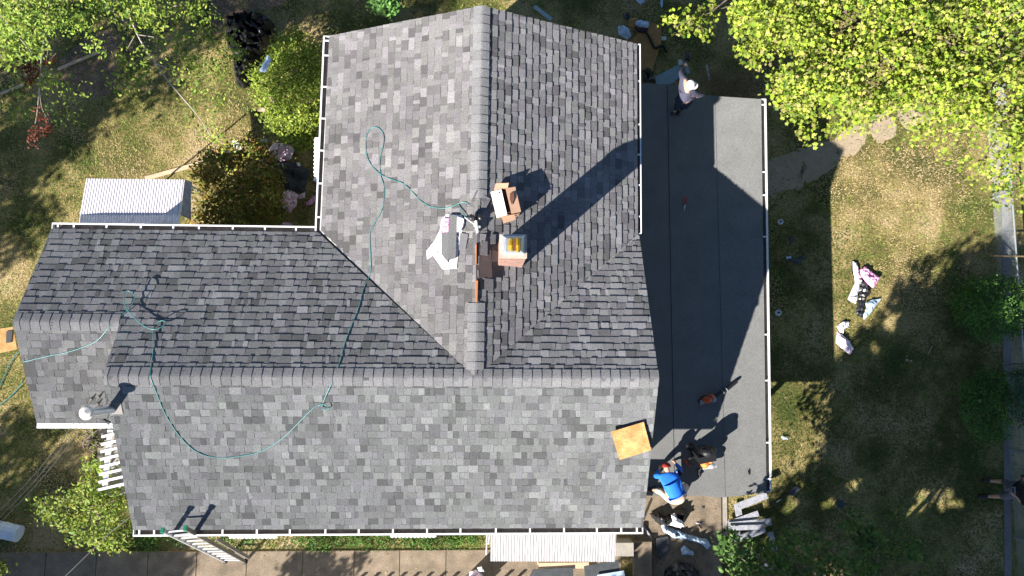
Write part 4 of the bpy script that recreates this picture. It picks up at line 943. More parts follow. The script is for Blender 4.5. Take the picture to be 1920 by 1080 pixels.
tag(crumple([(880, 1072), (893, 1068), (905, 1080), (900, 1095), (880, 1092)], .62, .14, .06, 3, None, 8).build('wrapping_scrap', M_plp), 'crumpled pink wrapping inside the round bin', 'wrapping')
tag(crumple([(895, 1064), (903, 1062), (908, 1072), (898, 1072)], .68, .06, .04, 4, None, 8).build('wrapping_scrap', M_plw), 'pale scrap on top of the round bin', 'wrapping')
# white downspout drum at the left edge
dr = thing('white_drum', at(10, 1000, 0), 'white plastic drum lying on the grass at the left edge', 'drum')
mb = MB(); a_, b_2 = at(-14, 990, .2), at(36, 1001, .2); mb.tube([a_, a_.lerp(b_2, .1), b_2], [.19, .21, .21], 14); mb.build('barrel', mat('drum_white', (.55, .62, .70), .5, .1, 6), dr, smooth=False)
mb = MB(); mb.tube([a_.lerp(b_2, .42), a_.lerp(b_2, .46)], .22, 14); mb.build('band', M_white, dr)

# ------------------------------------------------------------------ boards, tarps, wrappers on the ground
def board(name, p, q, wpx, z, mt, label, cat='board', th=.03, group=None, z2=None):
    a, b = at(*p, z), at(*q, z if z2 is None else z2); wd = wpx / 70.
    return tag(MB().bar(a, b, wd, th).build(name, mt), label, cat, group)
board('timber_board', (272, 335), (362, 310), 8, .05, M_wood, 'long bare timber running from the awning to the dark bush')
board('timber_board', (363, 308), (412, 288), 7, .30, M_wood, 'bare timber continuing under the edge of the dark bush')
board('white_board', (425, 286), (452, 276), 8, 1.5, M_white, 'white painted board among the leaves of the dark bush')
board('white_board', (437, 270), (447, 268), 11, 1.5, M_plw, 'small white square board above the dark bush')
board('grey_board', (472, 273), (501, 262), 7, .3, mat('pale_grey_wood', (.40, .44, .42), .8, .1, 10), 'pale grey pointed board at the top of the dark bush')
board('wood_offcut', (483, 206), (497, 206), 5, 2.6, M_wood, 'small pinkish offcut caught in the yellow-green bush')
board('timber_board', (0, 176), (60, 152), 5, .08, M_wood, 'thin brown timber at the left edge under the tree')
board('timber_board', (108, 130), (190, 96), 5, .08, M_wood, 'thin brown timber lying in the shade of the top left tree')
board('grey_board', (1002, 12), (1034, 37), 8, .1, mat('pale_green_wood', (.30, .38, .36), .8, .1, 10), 'grey-green board beyond the top of the gable roof')
board('grey_board', (1325, 122), (1330, 150), 4, .06, mat('pale_cream', (.48, .50, .42), .8, .1, 10), 'thin pale board standing alone right of the white-capped man')
board('timber_board', (1222, 934), (1205, 975), 5, .6, M_wood, 'thin pine lath at the right end of the bottom gutter', z2=1.2)
tag(MB().prism([at(u, v, .06) for u, v in ((1228, 144), (1272, 121), (1285, 135), (1262, 156), (1232, 162))], .02).build('plaster_board', mat('slab_grey', (.22, .29, .31), .8, .08, 8)), 'flat grey-blue panel on the ground at the north end of the porch', 'panel')
board('grey_board', (1275, 112), (1276, 122), 8, .10, MATS['pale_cream'], 'small pale green offcut touching the flat grey panel')
board('grey_board', (1283, 117), (1291, 138), 8, .12, MATS['slab_grey'], 'narrow grey strip behind the white-capped man')
board('pale_offcut', (1240, 72), (1249, 72), 8, .04, MATS['pale_cream'], 'small pale square scrap right of the particle board sheet')
tag(MB().prism([at(u, v, .08) for u, v in ((1180, 78), (1218, 40), (1240, 50), (1240, 80), (1222, 135), (1190, 135))], .02).build('osb_sheet', M_osbd), 'brown particle board sheet on the ground by the northeast roof corner', 'board')
tag(MB().prism([at(u, v, 1.2) for u, v in ((-5, 617), (24, 613), (32, 655), (-5, 663))], .02).build('osb_board', M_osb), 'orange particle board at the left edge beside the lower gable', 'board')
tag(MB().prism([at(u, v, 1.225) for u, v in ((12, 621), (23, 619), (21, 642), (11, 643))], .015, (.12, .12, .12)).build('loose_shingle', M_shingle), 'single grey shingle on the left edge particle board', 'shingle')
# grey planks by the porch corner
PG = 'weathered grey planks dropped by the porch corner'
for p, q, wpx, z, lab in (((1378, 952), (1438, 928), 13, .5, 'grey plank leaning up to the lower porch corner'), ((1382, 945), (1386, 968), 12, .12, 'short grey plank under the one leaning on the porch corner'), ((1366, 983), (1422, 963), 12, .16, 'upper grey plank of the fanned pile'),
    ((1366, 986), (1446, 978), 13, .22, 'broad grey plank across the middle of the fanned pile'), ((1368, 990), (1432, 988), 9, .28, 'narrow grey plank lying flat in the fanned pile'), ((1386, 1010), (1434, 992), 12, .18, 'lower slanting grey plank of the fanned pile'), ((1444, 998), (1453, 1032), 11, .1, 'short grey plank alone right of the fanned pile'), ((1372, 1015), (1390, 1000), 10, .1, 'short grey plank half under the tree leaves'), ((1424, 1058), (1450, 1068), 12, .1, 'grey plank piece below the tree leaves near the bottom edge')):
    board('grey_plank', p, q, wpx, z, M_oldwood, lab, 'plank', group=PG, th=.025)
def scrap(name, px, z, amp, mt, label, cat, step=.06, seed=1, freq=5, group=None, jag=.01, edge=.006):
    return tag(crumple(px, z, amp, step, seed, None, freq, jag=jag, edge=edge).build(name, mt), label, cat, group)
scrap('black_tarp', [(432, 35), (450, 25), (475, 28), (495, 30), (515, 45), (518, 70), (500, 100), (480, 115), (476, 130), (466, 150), (470, 165), (458, 167), (445, 160), (440, 130), (438, 100), (428, 90), (424, 62)], .02, .55, M_tarp, 'heap of crumpled black plastic sheeting beside the yellow-green bush', 'tarp', .06, 2, 4.5)
scrap('white_rag', [(487, 132), (502, 103), (509, 112), (500, 135), (488, 135)], 2.5, .05, M_plb, 'white sheet of plastic lying on the yellow-green bush', 'plastic sheet', .05, 3)
PK = 'pink wrapping sheets thrown on the ground'
scrap('pink_wrapper', [(502, 282), (515, 268), (540, 270), (553, 280), (545, 300), (525, 303), (508, 292)], .1, .16, M_plp, 'bright pink wrapping sheet just under the yellow-green bush', 'wrapping', .06, 4, 6, PK)
scrap('pink_wrapper', [(533, 358), (545, 357), (560, 365), (556, 385), (544, 400), (528, 390), (525, 375)], .06, .1, M_plp, 'squarish pink wrapping sheet below the dark shingle pile', 'wrapping', .06, 5, 6, PK)
scrap('pink_wrapper', [(560, 366), (573, 360), (571, 372), (560, 373)], .06, .08, M_plp, 'small pink wrapping strip right of the squarish one', 'wrapping', .05, 6, 6, PK)
scrap('pink_wrapper', [(574, 380), (585, 372), (592, 366), (592, 377), (584, 383), (576, 386)], .06, .08, M_plh, 'dark pink wrapping scrap near the corner of two gutters', 'wrapping', .05, 7, 8, PK)
scrap('pink_wrapper', [(487, 300), (500, 290), (506, 298), (498, 315), (487, 316)], .4, .1, M_plp, 'pale pink wrapping showing at the edge of the dark bush', 'wrapping', .05, 8, 6, PK)
scrap('pink_wrapper', [(525, 421), (537, 416), (548, 420), (546, 427), (526, 427)], .06, .08, M_plp, 'pale pink wrapping scrap just above the long gutter', 'wrapping', .05, 9, 6, PK)
scrap('torn_shingle_pile', [(500, 312), (512, 296), (535, 302), (560, 308), (583, 322), (575, 345), (572, 362), (545, 356), (525, 348), (520, 325)], .05, .3, M_slate, 'pile of dark torn-off shingles in the corner shade', 'shingle pile', .1, 10, 2.5)
scrap('white_scrap', [(555, 306), (562, 304), (564, 312), (558, 311)], .35, .04, M_plw, 'tiny white scrap on the dark shingle pile', 'scrap', .04, 11)
# lawn litter on the right
scrap('white_wrapper', [(1598, 490), (1606, 493), (1612, 515), (1616, 528), (1610, 545), (1604, 570), (1588, 562), (1596, 545), (1603, 530), (1600, 510)], .06, .14, M_plw, 'long white wrapping sheet on the lit lawn, above the pink one', 'wrapping', .06, 12, 6)
scrap('pink_wrapper', [(1612, 506), (1622, 499), (1636, 512), (1650, 521), (1636, 541), (1622, 528), (1614, 518)], .08, .15, M_plh, 'magenta and white wrapping sheet at the right of the lawn heap', 'wrapping', .05, 13, 7, PK)
scrap('black_plastic', [(1597, 490), (1601, 492), (1603, 520), (1617, 526), (1634, 530), (1630, 552), (1622, 560), (1620, 575), (1618, 596), (1606, 592), (1604, 580), (1612, 548), (1606, 540), (1597, 510)], .03, .12, M_tarp, 'black shiny plastic strip between the white and blue sheets on the lawn', 'plastic sheet', .05, 14, 7)
scrap('blue_sheet', [(1621, 568), (1632, 563), (1651, 560), (1638, 578), (1630, 590), (1619, 600), (1618, 590), (1624, 577)], .06, .12, M_plb, 'blue-grey plastic sheet at the foot of the lawn heap', 'plastic sheet', .05, 15, 6)
scrap('white_wrapper', [(1568, 612), (1582, 602), (1591, 604), (1591, 613), (1583, 616), (1581, 626), (1573, 622)], .05, .13, M_plw, 'small white wrapping twist just above the pale pink sack', 'wrapping', .05, 16, 6)
scrap('pink_sack', [(1569, 622), (1580, 628), (1592, 640), (1600, 654), (1593, 665), (1580, 656), (1567, 643), (1567, 632)], .05, .16, mat('pale_pink', (.74, .60, .68), .5, .08, 4), 'smooth pale pink sack lowest on the lit lawn', 'sack', .06, 17, 3)
scrap('dark_scrap', [(1472, 484), (1482, 481), (1496, 484), (1506, 477), (1508, 486), (1497, 497), (1488, 494), (1480, 488)], .03, .06, M_slate, 'dark triangular scrap with white edges on the shaded lawn', 'scrap', .05, 18)
scrap('dark_scrap', [(1478, 446), (1487, 441), (1486, 452), (1481, 461)], .03, .04, M_slate, 'small narrow dark scrap above the triangular one', 'scrap', .05, 19)
scrap('white_edge_scrap', [(1473, 482), (1482, 480), (1484, 484), (1474, 486)], .08, .03, M_plb, 'thin white strip at the left end of the dark triangular scrap', 'scrap', .04, 20)
def cup(u, v, lab, s=.075):
    p = at(u, v, 0); t = thing('crushed_cup', p, lab, 'cup', 'crushed cups on the shaded lawn')
    MB().tube([p, p + Vector((.01, 0, .07)), p + Vector((0, .01, .09))], [s * .8, s, s * 1.05], 12).build('cup_body', MATS['drum_white'], t)
    MB().ball(p + Vector((.01, .01, .10)), (s*.55, s*.4, .02), n=8, m=3).build('cup_mark', M_jean, t)
cup(1461, 417, 'crushed pale blue cup nearest the porch gutter, upper one'); cup(1457, 587, 'crushed pale blue cup lower down beside the porch gutter', .085)
scrap('pink_scrap', [(1430, 594), (1437, 590), (1440, 606), (1433, 612)], .05, .06, M_plp, 'pink scrap peeking out beside the porch gutter', 'scrap', .04, 21)
for k, (u, v, lab) in enumerate(((1701, 675, 'largest of the pale pebbles in the middle of the shaded lawn'), (1708, 677, 'slender pale pebble beside the largest one'), (1700, 668, 'upper small pale pebble near the largest one'))):
    p = at(u, v, .02); tag(MB().ball(p, (.05 - .012*k, .04 - .008*k, .03), n=8, m=5).build('pebble', M_dirt), lab, 'stone', 'pale pebbles on the shaded lawn')
tag(MB().bar(at(1740, 664, .03), at(1748, 649, .03), .02, .012).build('stick', M_wood), 'thin pale stick lying on the shaded lawn', 'stick')
scrap('white_packet', [(1464, 817), (1475, 820), (1477, 825), (1466, 823)], .06, .04, M_plb, 'small white packet on the lit grass patch', 'packet', .04, 22)
# top-right rubbish by the particle board
scrap('blue_bag', [(1158, 50), (1168, 48), (1180, 55), (1183, 68), (1175, 75), (1160, 66)], .2, .25, M_plb, 'crumpled blue-white bag at the upper edge of the gable roof', 'bag', .06, 23, 7)
scrap('blue_bag', [(1190, 42), (1200, 38), (1216, 42), (1215, 53), (1200, 52), (1192, 48)], .12, .2, M_plb, 'crumpled blue-white bag on the brown particle board sheet', 'bag', .06, 24, 7)
scrap('blue_bag', [(1192, -8), (1208, -8), (1209, 4), (1200, 9), (1193, 3)], .05, .15, M_plb, 'blue-white bag cut by the top edge', 'bag', .06, 25, 7)
scrap('dark_rag', [(1186, 52), (1216, 52), (1214, 60), (1196, 60)], .1, .12, mat('maroon', (.06, .02, .03), .8, .2, 8), 'maroon rag lying below the bag on the particle board', 'rag', .05, 26)
scrap('torn_cardboard', [(1180, 36), (1198, 33), (1192, 45), (1184, 58), (1178, 50)], .12, .12, M_osbd, 'torn brown cardboard beside the bags at the top', 'cardboard', .06, 27)
scrap('black_bag', [(1204, 132), (1216, 127), (1226, 138), (1228, 155), (1206, 156)], .2, .3, M_tarp, 'black bag between the roof corner and the grey panel', 'bag', .06, 28, 6)
scrap('black_bag', [(1283, 101), (1291, 98), (1297, 106), (1292, 116), (1284, 112)], .05, .14, M_tarp, 'small black and white bundle beyond the flat grey panel', 'bag', .05, 29, 8)
scrap('black_bag', [(1263, 60), (1274, 58), (1276, 70), (1266, 73)], .05, .14, M_tarp, 'small black bundle under the lone maple sprig', 'bag', .05, 30, 8)
scrap('black_bag', [(1167, 26), (1180, 23), (1182, 34), (1172, 38)], .05, .14, M_tarp, 'small black bundle left of the torn cardboard', 'bag', .05, 31, 8)
tag(MB().tube(smooth_path([at(1196, 58, .2), at(1212, 62, .14), at(1222, 80, .12), at(1228, 90, .12), at(1242, 86, .06), at(1250, 98, .05)], 6), .035, 6).build('black_strap', M_blackc), 'dark strap curling over the brown particle board sheet', 'strap')
tag(MB().prism([at(u, v, .05) for u, v in ((1240, -8), (1243, -8), (1243, 12), (1240, 14), (1238, 6))], .02).build('white_strip', M_plb), 'thin white strip at the top edge between tree and roof', 'strip')
# dry brush heap
brp = np.random.RandomState(9); mb = MB()
for k in range(260):
    u, v = brp.uniform(1318, 1420), brp.uniform(138, 186); p = at(u, v, brp.uniform(.05, .7)); a_ = brp.uniform(0, 6.28); l_ = brp.uniform(.2, .7)
    mb.tube([p, p + Vector((math.cos(a_)*l_*.5, math.sin(a_)*l_*.5, .1)), p + Vector((math.cos(a_+.2)*l_, math.sin(a_+.2)*l_, brp.uniform(-.05, .2)))], [.009, .007, .003], 4, cap=False)
tag(mb.build('brush_heap', mat('dry_twig', (.20, .14, .08), .9, .3, 8)), 'heap of dry brown twigs beyond the north end of the porch', 'brush heap')
# patio rubbish
scrap('black_plastic', [(1218, 962), (1232, 958), (1246, 968), (1262, 956), (1282, 952), (1284, 975), (1275, 992), (1262, 985), (1240, 985), (1225, 976)], .08, .35, M_tarp, 'black torn plastic heaped on the patio behind the white sheet', 'plastic sheet', .05, 32, 6)
scrap('white_sheet', [(1258, 966), (1264, 962), (1270, 972), (1278, 975), (1283, 985), (1276, 990), (1266, 987), (1256, 984), (1262, 976)], .35, .12, M_plw, 'bright white crumpled sheet on the black plastic on the patio', 'plastic sheet', .04, 33, 8)
scrap('grey_bag', [(1238, 980), (1255, 988), (1285, 1000), (1312, 1008), (1325, 1010), (1333, 1022), (1325, 1030), (1315, 1020), (1298, 1014), (1262, 1008), (1243, 996)], .1, .24, M_plb, 'long twisted blue-grey plastic bag across the patio', 'bag', .05, 34, 6)
scrap('blue_rag', [(1276, 1028), (1283, 1023), (1292, 1030), (1300, 1034), (1300, 1041), (1290, 1040), (1278, 1040)], .1, .16, M_plb, 'small light blue rag in the shade on the patio', 'rag', .05, 35, 8)
tag(MB().prism([at(u, v, .12) for u, v in ((1229, 1010), (1252, 1006), (1257, 1030), (1236, 1050), (1230, 1030))], .02).build('dark_board', M_slate), 'five-sided dark board leaning flat on the shaded patio', 'board')
scrap('black_bag', [(1245, 1070), (1265, 1052), (1290, 1055), (1310, 1070), (1312, 1095), (1240, 1095)], .08, .5, M_tarp, 'big black bag in the shade at the bottom edge of the patio', 'bag', .08, 36, 4)
tag(MB().bar(at(1305, 981, .08), at(1313, 982, .08), .03, .02).build('wood_chip', M_plw), 'small white chip on the patio, the level one', 'chip'); tag(MB().bar(at(1309, 985, .08), at(1314, 993, .08), .02, .02).build('wood_chip', M_wood), 'small pale chip on the patio, the slanting one', 'chip')
tag(MB().bar(at(1205, 985, .1), at(1222, 1010, .1), .05, .03).build('dark_lath', M_oldwood), 'dark narrow lath between roof corner and patio', 'lath')
tag(MB().box(at(1318, 952, .075), (.06, .05, .03)).build('dark_pebble', M_slate), 'single dark pebble on the lit patio', 'stone')
tag(MB().box(hit(1380, 780, .01), (.025, .02, .02)).build('roofing_chip', M_slate), 'tiny dark chip on the lit part of the porch roof', 'chip')
# shovel
sv = thing('shovel', at(1475, 930, 0), 'black shovel with pale band lying on the dark lawn', 'shovel')
MB().tube([at(1440, 950, .06), at(1478, 925, .07)], .018, 8).build('shaft', M_black, sv); MB().tube([at(1455, 941, .065), at(1463, 936, .066)], .021, 8).build('band', M_grey, sv)
MB().prism([at(1478, 928, .09), at(1484, 915, .1), at(1495, 911, .07), at(1500, 919, .07), at(1490, 930, .08)], .012).build('blade', M_slate, sv)
pt = thing('plant_pot', at(1570, 943, 0), 'small dark pot standing on the shaded lawn right of the shovel', 'pot')
MB().tube([at(1571, 943, 0), at(1571, 943, 0) + Vector((0, 0, .16))], [.08, .11], 12).build('pot_body', M_slate, pt)

# ------------------------------------------------------------------ tools on the porch roof
PZ = HP + .012
lb = thing('leaf_blower', at(1328, 750, PZ), 'orange and grey handheld leaf blower with long black tube on the porch roof', 'leaf blower')
MB().ball(at(1325, 749, PZ+.14), (.14, .10, .13)).ball(at(1334, 744, PZ+.16), (.07, .07, .08)).build('housing', M_orange, lb)
MB().bar(at(1312, 755, PZ+.13), at(1342, 747, PZ+.13), .10, .10).ball(at(1338, 750, PZ+.13), (.06, .06, .08)).build('frame', M_grey, lb)
MB().tube(smooth_path([at(1314, 746, PZ+.16), at(1322, 742, PZ+.30), at(1334, 743, PZ+.26)], 4), .018, 8).ball(at(1313, 752, PZ+.12), .06).build('handle', M_black, lb)
MB().tube([at(1340, 746, PZ+.12), at(1350, 738, PZ+.11), at(1364, 729, PZ+.09), at(1378, 718, PZ+.08), at(1382, 715, PZ+.08)], [.055, .05, .045, .04, .035], 12).build('tube', M_black, lb)
for t in (.35, .5): a_, b_3 = at(1340, 746, PZ+.12), at(1382, 715, PZ+.08); MB().tube([a_.lerp(b_3, t), a_.lerp(b_3, t+.02)], .055, 12).build('tube_collar', M_grey, lb)
bp_ = thing('backpack_blower', at(1320, 860, PZ), 'black backpack blower with orange engine standing on the porch roof', 'leaf blower')
MB().box(at(1318, 852, PZ+.35), (.40, .16, .62), (.25, 0, .2)).ball(at(1326, 848, PZ+.55), (.18, .14, .22)).build('back_frame', M_black, bp_)
MB().ball(at(1334, 845, PZ+.50), (.10, .12, .18)).build('fuel_tank', mat('olive', (.05, .045, .015), .5, .2, 10), bp_)
MB().ball(at(1322, 870, PZ+.32), (.11, .10, .12)).ball(at(1331, 864, PZ+.38), (.07, .07, .09)).build('engine_cover', mat('bright_orange', (.62, .22, .05), .4, .2, 20), bp_)
MB().ball(at(1333, 873, PZ+.28), (.10, .08, .08)).bar(at(1318, 879, PZ+.2), at(1343, 874, PZ+.2), .05, .05).build('muffler', M_alu, bp_)
MB().tube(smooth_path([at(1310, 845, PZ+.5), at(1298, 833, PZ+.42), at(1288, 836, PZ+.2), at(1292, 842, PZ+.06)], 5), .035, 8).tube(smooth_path([at(1308, 856, PZ+.3), at(1292, 860, PZ+.3), at(1300, 870, PZ+.1)], 5), .03, 8).build('strap', M_black, bp_)
MB().tube(smooth_path([at(1315, 876, PZ+.15), at(1310, 884, PZ+.08), at(1312, 893, PZ+.05)], 5), [.035]*10 + [.035], 10).build('hose', M_black, bp_)
MB().tube([at(1283, 861, PZ+.06), at(1291, 873, PZ+.06)], .022, 8).build('control_grip', M_orange, bp_)
pl_ = thing('pliers', at(1284, 384, PZ), 'red-handled pliers on the shaded middle of the porch roof', 'pliers')
for s_ in (-1, 1): MB().tube(smooth_path([at(1284, 385, PZ+.02), at(1284 + s_*3.5, 378, PZ+.02), at(1285 + s_*1.5, 370, PZ+.02)], 4), .011, 6).build('handle', mat('red_grip', (.45, .05, .03), .5, .1, 10), pl_)
MB().tube([at(1284, 385, PZ+.02), at(1283, 395, PZ+.02)], [.022, .005], 6).bar(at(1286, 384, PZ+.02), at(1282, 390, PZ+.02), .02, .02).build('jaw', M_alu, pl_)
tag(MB().prism([at(u, v, PZ+.05) for u, v in ((1214, 885), (1226, 884), (1240, 884), (1240, 886), (1214, 887))], .01).build('tape_measure', M_yellow), 'thin yellow measuring tape left of the red cap', 'tape measure')

# ------------------------------------------------------------------ people
def skin_mesh(name, J, E, m, parent, sub=2, root=None):
    "J: name -> (point, radius); E: edges"
    ks = list(J); me = bpy.data.meshes.new(name); org = ORG[parent]
    me.from_pydata([tuple(Vector(J[k][0]) - org) for k in ks], [(ks.index(a), ks.index(b)) for a, b in E], [])
    o = bpy.data.objects.new(name, me); C.objects.link(o)
    md = o.modifiers.new('skin', 'SKIN'); md.use_smooth_shade = True
    sv_ = me.skin_vertices[0].data
    for i, k in enumerate(ks):
        r_ = J[k][1]; sv_[i].radius = r_ if hasattr(r_, '__len__') else (r_, r_)
        sv_[i].use_root = (k == (root or ks[0]))
    s_ = o.modifiers.new('sub', 'SUBSURF'); s_.levels = s_.render_levels = sub
    bpy.context.view_layer.update()
    dg = bpy.context.evaluated_depsgraph_get(); nm = bpy.data.meshes.new_from_object(o.evaluated_get(dg)); nm.name = name
    bpy.data.objects.remove(o); nm.materials.clear(); nm.materials.append(m)
    for p in nm.polygons: p.use_smooth = True
    q = bpy.data.objects.new(name, nm); C.objects.link(q); q.parent = parent; ORG[q] = org; return q
def person(label, J, cap=None, shirt=None, trousers=None, boots=None, shorts=False, face=(0, 1, 0), sleeves='long', caplogo=False, brim=True, bulk=1.):
    "J gives pelvis, chest, neck, head, shoulders, elbows, wrists, hips, knees, ankles, toes (l_/r_)"
    J = {k: Vector(v) for k, v in J.items()}
    t = thing('person', Vector((J['pelvis'].x, J['pelvis'].y, min(J['l_ankle'].z, J['r_ankle'].z) - .08)), label, 'person')
    B = {'pelvis': (J['pelvis'], (.15 * bulk, .12)), 'waist': (J['pelvis'].lerp(J['chest'], .45), (.135 * bulk, .11 * bulk)), 'chest': (J['chest'], (.155 * bulk, .12 * bulk)), 'neck': (J['neck'], .055)}
    f = Vector(face).normalized(); hd = J['head']
    upv = (J['head'] - J['neck']).normalized(); B['jaw'] = (hd - upv * .06 + f * .02, (.065, .075)); B['head'] = (hd, (.078, .095)); B['crown'] = (hd + upv * .08, (.06, .075)); B['nose'] = (hd - upv * .01 + f * .105, .014)
    E = [('pelvis', 'waist'), ('waist', 'chest'), ('chest', 'neck'), ('neck', 'jaw'), ('jaw', 'head'), ('head', 'crown'), ('head', 'nose')]
    for s_ in 'lr':
        for nme, r_ in (('shoulder', .062), ('elbow', .046), ('wrist', .03), ('hip', .095), ('knee', .06), ('ankle', .04), ('toe', .022)): B[f'{s_}_{nme}'] = (J[f'{s_}_{nme}'], r_)
        B[f'{s_}_calf'] = (J[f'{s_}_knee'].lerp(J[f'{s_}_ankle'], .35), .058)
        d = (J[f'{s_}_wrist'] - J[f'{s_}_elbow']).normalized(); sd = d.cross(Vector((0, 0, 1))).normalized(); B[f'{s_}_palm'] = (J[f'{s_}_wrist'] + d * .07, (.036, .02))
        E += [('chest', f'{s_}_shoulder'), (f'{s_}_shoulder', f'{s_}_elbow'), (f'{s_}_elbow', f'{s_}_wrist'), (f'{s_}_wrist', f'{s_}_palm'), ('pelvis', f'{s_}_hip'), (f'{s_}_hip', f'{s_}_knee'), (f'{s_}_knee', f'{s_}_calf'), (f'{s_}_calf', f'{s_}_ankle'), (f'{s_}_ankle', f'{s_}_toe')]
        pc = B[f'{s_}_palm'][0]
        for k, ln_ in enumerate((.07, .08, .075, .06)):
            a0_ = pc + d*.03 + sd * (k - 1.5) * .02; B[f'{s_}f{k}a'] = (a0_, .009); B[f'{s_}f{k}b'] = (a0_ + d*ln_*.5, .009); B[f'{s_}f{k}c'] = (a0_ + d*ln_*.85 + Vector((0, 0, -.025)), .007)
            E += [(f'{s_}_palm', f'{s_}f{k}a'), (f'{s_}f{k}a', f'{s_}f{k}b'), (f'{s_}f{k}b', f'{s_}f{k}c')]
        sg = 1 if s_ == 'r' else -1; a0_ = pc - d*.02 + sd*sg*.035; B[f'{s_}ta'] = (a0_, .011); B[f'{s_}tb'] = (a0_ + d*.035 + sd*sg*.02, .009); E += [(f'{s_}_palm', f'{s_}ta'), (f'{s_}ta', f'{s_}tb')]
    skin_mesh('body', B, E, M_skin, t, 2, 'pelvis')
    # clothing, a little larger than the body
    def g(k, add): p, r_ = B[k]; return (p, tuple(x + add + .012 for x in r_) if hasattr(r_, '__len__') else r_ + add)
    Sj = {k: g(k, .022) for k in ('waist', 'chest', 'pelvis', 'l_shoulder', 'r_shoulder', 'l_elbow', 'r_elbow')}; Sj['pelvis'] = (J['pelvis'].lerp(J['chest'], .12), (.165 * bulk, .135 * bulk))
    Sj['collar'] = (J['chest'].lerp(J['neck'], .65), (.09, .08))
    Es = [('pelvis', 'waist'), ('waist', 'chest'), ('chest', 'collar')]
    for s_ in 'lr':
        Es += [('chest', f'{s_}_shoulder'), (f'{s_}_shoulder', f'{s_}_elbow')]
        if sleeves == 'long': Sj[f'{s_}_cuff'] = (J[f'{s_}_elbow'].lerp(J[f'{s_}_wrist'], .9), .04); Es.append((f'{s_}_elbow', f'{s_}_cuff'))
        else: Sj[f'{s_}_elbow'] = (J[f'{s_}_shoulder'].lerp(J[f'{s_}_elbow'], .75), .07)
    skin_mesh('shirt', Sj, Es, shirt, t, 2, 'waist')
    Tj = {'pelvis': (J['pelvis'], (.165, .13))}; Et = []
    for s_ in 'lr':
        Tj[f'{s_}_hip'] = g(f'{s_}_hip', .022); Tj[f'{s_}_knee'] = g(f'{s_}_knee', .025 if not shorts else .04); Et += [('pelvis', f'{s_}_hip'), (f'{s_}_hip', f'{s_}_knee')]
        if not shorts: Tj[f'{s_}_ankle'] = (J[f'{s_}_knee'].lerp(J[f'{s_}_ankle'], .92), .06); Et.append((f'{s_}_knee', f'{s_}_ankle'))
    skin_mesh('trousers', Tj, Et, trousers, t, 2, 'pelvis')
    for s_ in 'lr':
        a_, b_4 = J[f'{s_}_ankle'], J[f'{s_}_toe']; skin_mesh('shoe', {'a': (a_, .066), 'h': (a_ - (b_4 - a_) * .25 + Vector((0, 0, -.035)), .055), 'm': (a_.lerp(b_4, .5) + Vector((0, 0, -.02)), (.062, .055)), 't': (b_4 + (b_4 - a_) * .12, (.055, .048))}, [('a', 'h'), ('a', 'm'), ('m', 't')], boots or M_black, t, 2)
    rot = upv.to_track_quat('Z', 'Y').to_matrix(); 
    if cap:
        mb = MB(); c = hd + upv * .035; mb.ball(c, (.105, .115, .10), rot, 14, 6, 0.)
        ff = (f - upv * f.dot(upv)).normalized(); sx = upv.cross(ff); pts_ = []
        for k in range(7): a_ = math.pi * (k / 6 - .5); pts_.append(c + ff * (.08 + .10 * math.cos(a_)) + sx * .085 * math.sin(a_) - upv * .005)
        if brim: mb.prism(pts_, .008)
        ch = mb.build('cap', cap, t, smooth=False)
        if caplogo: MB().ball(c + upv * .08 + ff * .06, (.024, .018, .012), rot, 8, 3).build('cap_emblem', M_jean, ch)
    else: MB().ball(hd + upv * .03 - f * .01, (.09, .10, .085), rot, 12, 6, -.1).build('hair', mat('hair', (.03, .02, .015), .8, .1, 20), t)
    return t
a = at
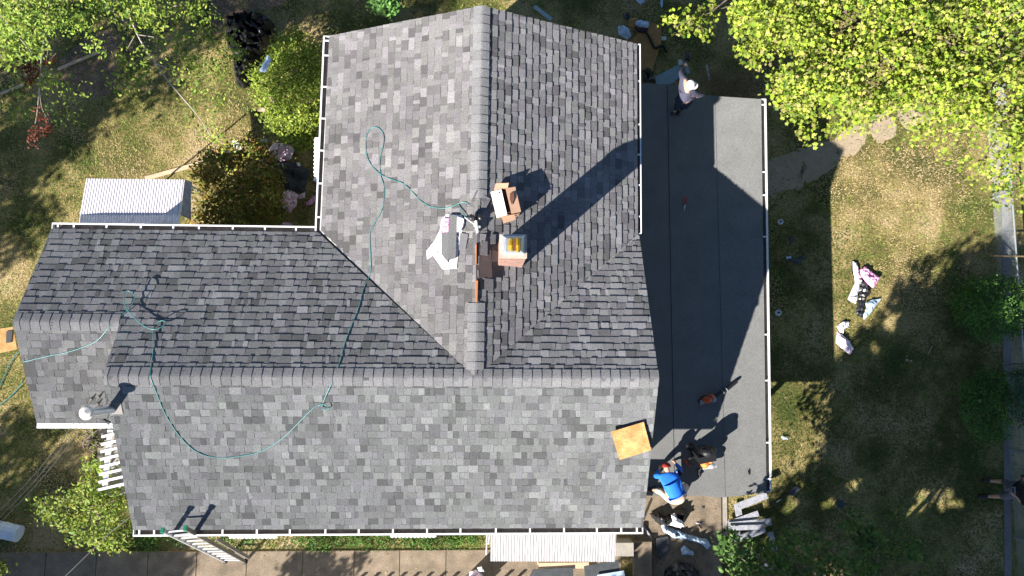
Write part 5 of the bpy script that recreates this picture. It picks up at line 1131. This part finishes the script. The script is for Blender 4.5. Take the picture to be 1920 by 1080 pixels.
# man in the white cap on the porch's north end
person('man in white cap and grey-blue shirt bending at the north end of the porch roof', dict(pelvis=a(1284, 186, 3.30), chest=a(1287, 162, 3.72), neck=a(1289, 159, 3.88), head=a(1294, 159, 4.02),
    l_shoulder=a(1281, 147, 3.76), r_shoulder=a(1301, 177, 3.72), l_elbow=a(1277, 136, 3.55), l_wrist=a(1285, 124, 3.35), r_elbow=a(1318, 176, 3.50), r_wrist=a(1306, 182, 3.25),
    l_hip=a(1279, 184, 3.26), r_hip=a(1288, 192, 3.24), l_knee=a(1272, 190, 2.95), r_knee=a(1285, 197, 2.98), l_ankle=a(1266, 208, 2.60), r_ankle=a(1276, 205, 2.60), l_toe=a(1258, 214, 2.57), r_toe=a(1270, 216, 2.57)),
    cap=M_plw, shirt=M_navy, trousers=M_jean, face=(.5, .2, -.75), caplogo=True)
# kneeling man in the blue shirt
person('kneeling man in bright blue shirt, red cap and pale trousers at the porch edge', dict(pelvis=a(1268, 930, 3.0), chest=a(1254, 898, 3.12), neck=a(1251, 886, 3.10), head=a(1250, 878, 3.10),
    l_shoulder=a(1238, 891, 3.08), r_shoulder=a(1268, 890, 3.08), l_elbow=a(1229, 893, 2.85), l_wrist=a(1236, 880, 2.62), r_elbow=a(1276, 880, 2.82), r_wrist=a(1266, 868, 2.60),
    l_hip=a(1256, 935, 2.92), r_hip=a(1277, 935, 2.92), l_knee=a(1240, 922, 2.62), r_knee=a(1286, 908, 2.62), l_ankle=a(1226, 918, 2.60), r_ankle=a(1274, 938, 2.60), l_toe=a(1216, 918, 2.58), r_toe=a(1266, 941, 2.58)),
    cap=M_redcap, shirt=M_blue, trousers=M_khaki, face=(-.1, .8, -.7), brim=True, bulk=1.3)
# drone pilot at the right edge
pp = person('man in black T-shirt and grey shorts cut by the right edge, holding a controller', dict(pelvis=a(1905, 918, .95), chest=a(1918, 918, 1.32), neck=a(1932, 920, 1.50), head=a(1940, 922, 1.64),
    l_shoulder=a(1922, 896, 1.40), r_shoulder=a(1922, 942, 1.40), l_elbow=a(1918, 893, 1.18), l_wrist=a(1908, 910, 1.16), r_elbow=a(1917, 944, 1.18), r_wrist=a(1905, 930, 1.16),
    l_hip=a(1897, 910, .9), r_hip=a(1897, 928, .9), l_knee=a(1880, 903, .5), r_knee=a(1876, 931, .5), l_ankle=a(1858, 902, .09), r_ankle=a(1853, 931, .09), l_toe=a(1844, 901, .06), r_toe=a(1836, 932, .06)),
    shirt=M_blackc, trousers=M_greysh, shorts=True, face=(-1, 0, -.2), sleeves='short')
rc = thing('remote_controller', a(1901, 919, 1.2), 'small grey remote controller in the hands of the man at the right edge', 'controller')
MB().box(a(1901, 919, 1.2), (.09, .16, .04)).build('case', M_grey, rc); MB().box(a(1899, 919, 1.24), (.05, .13, .015)).build('screen', M_slate, rc)
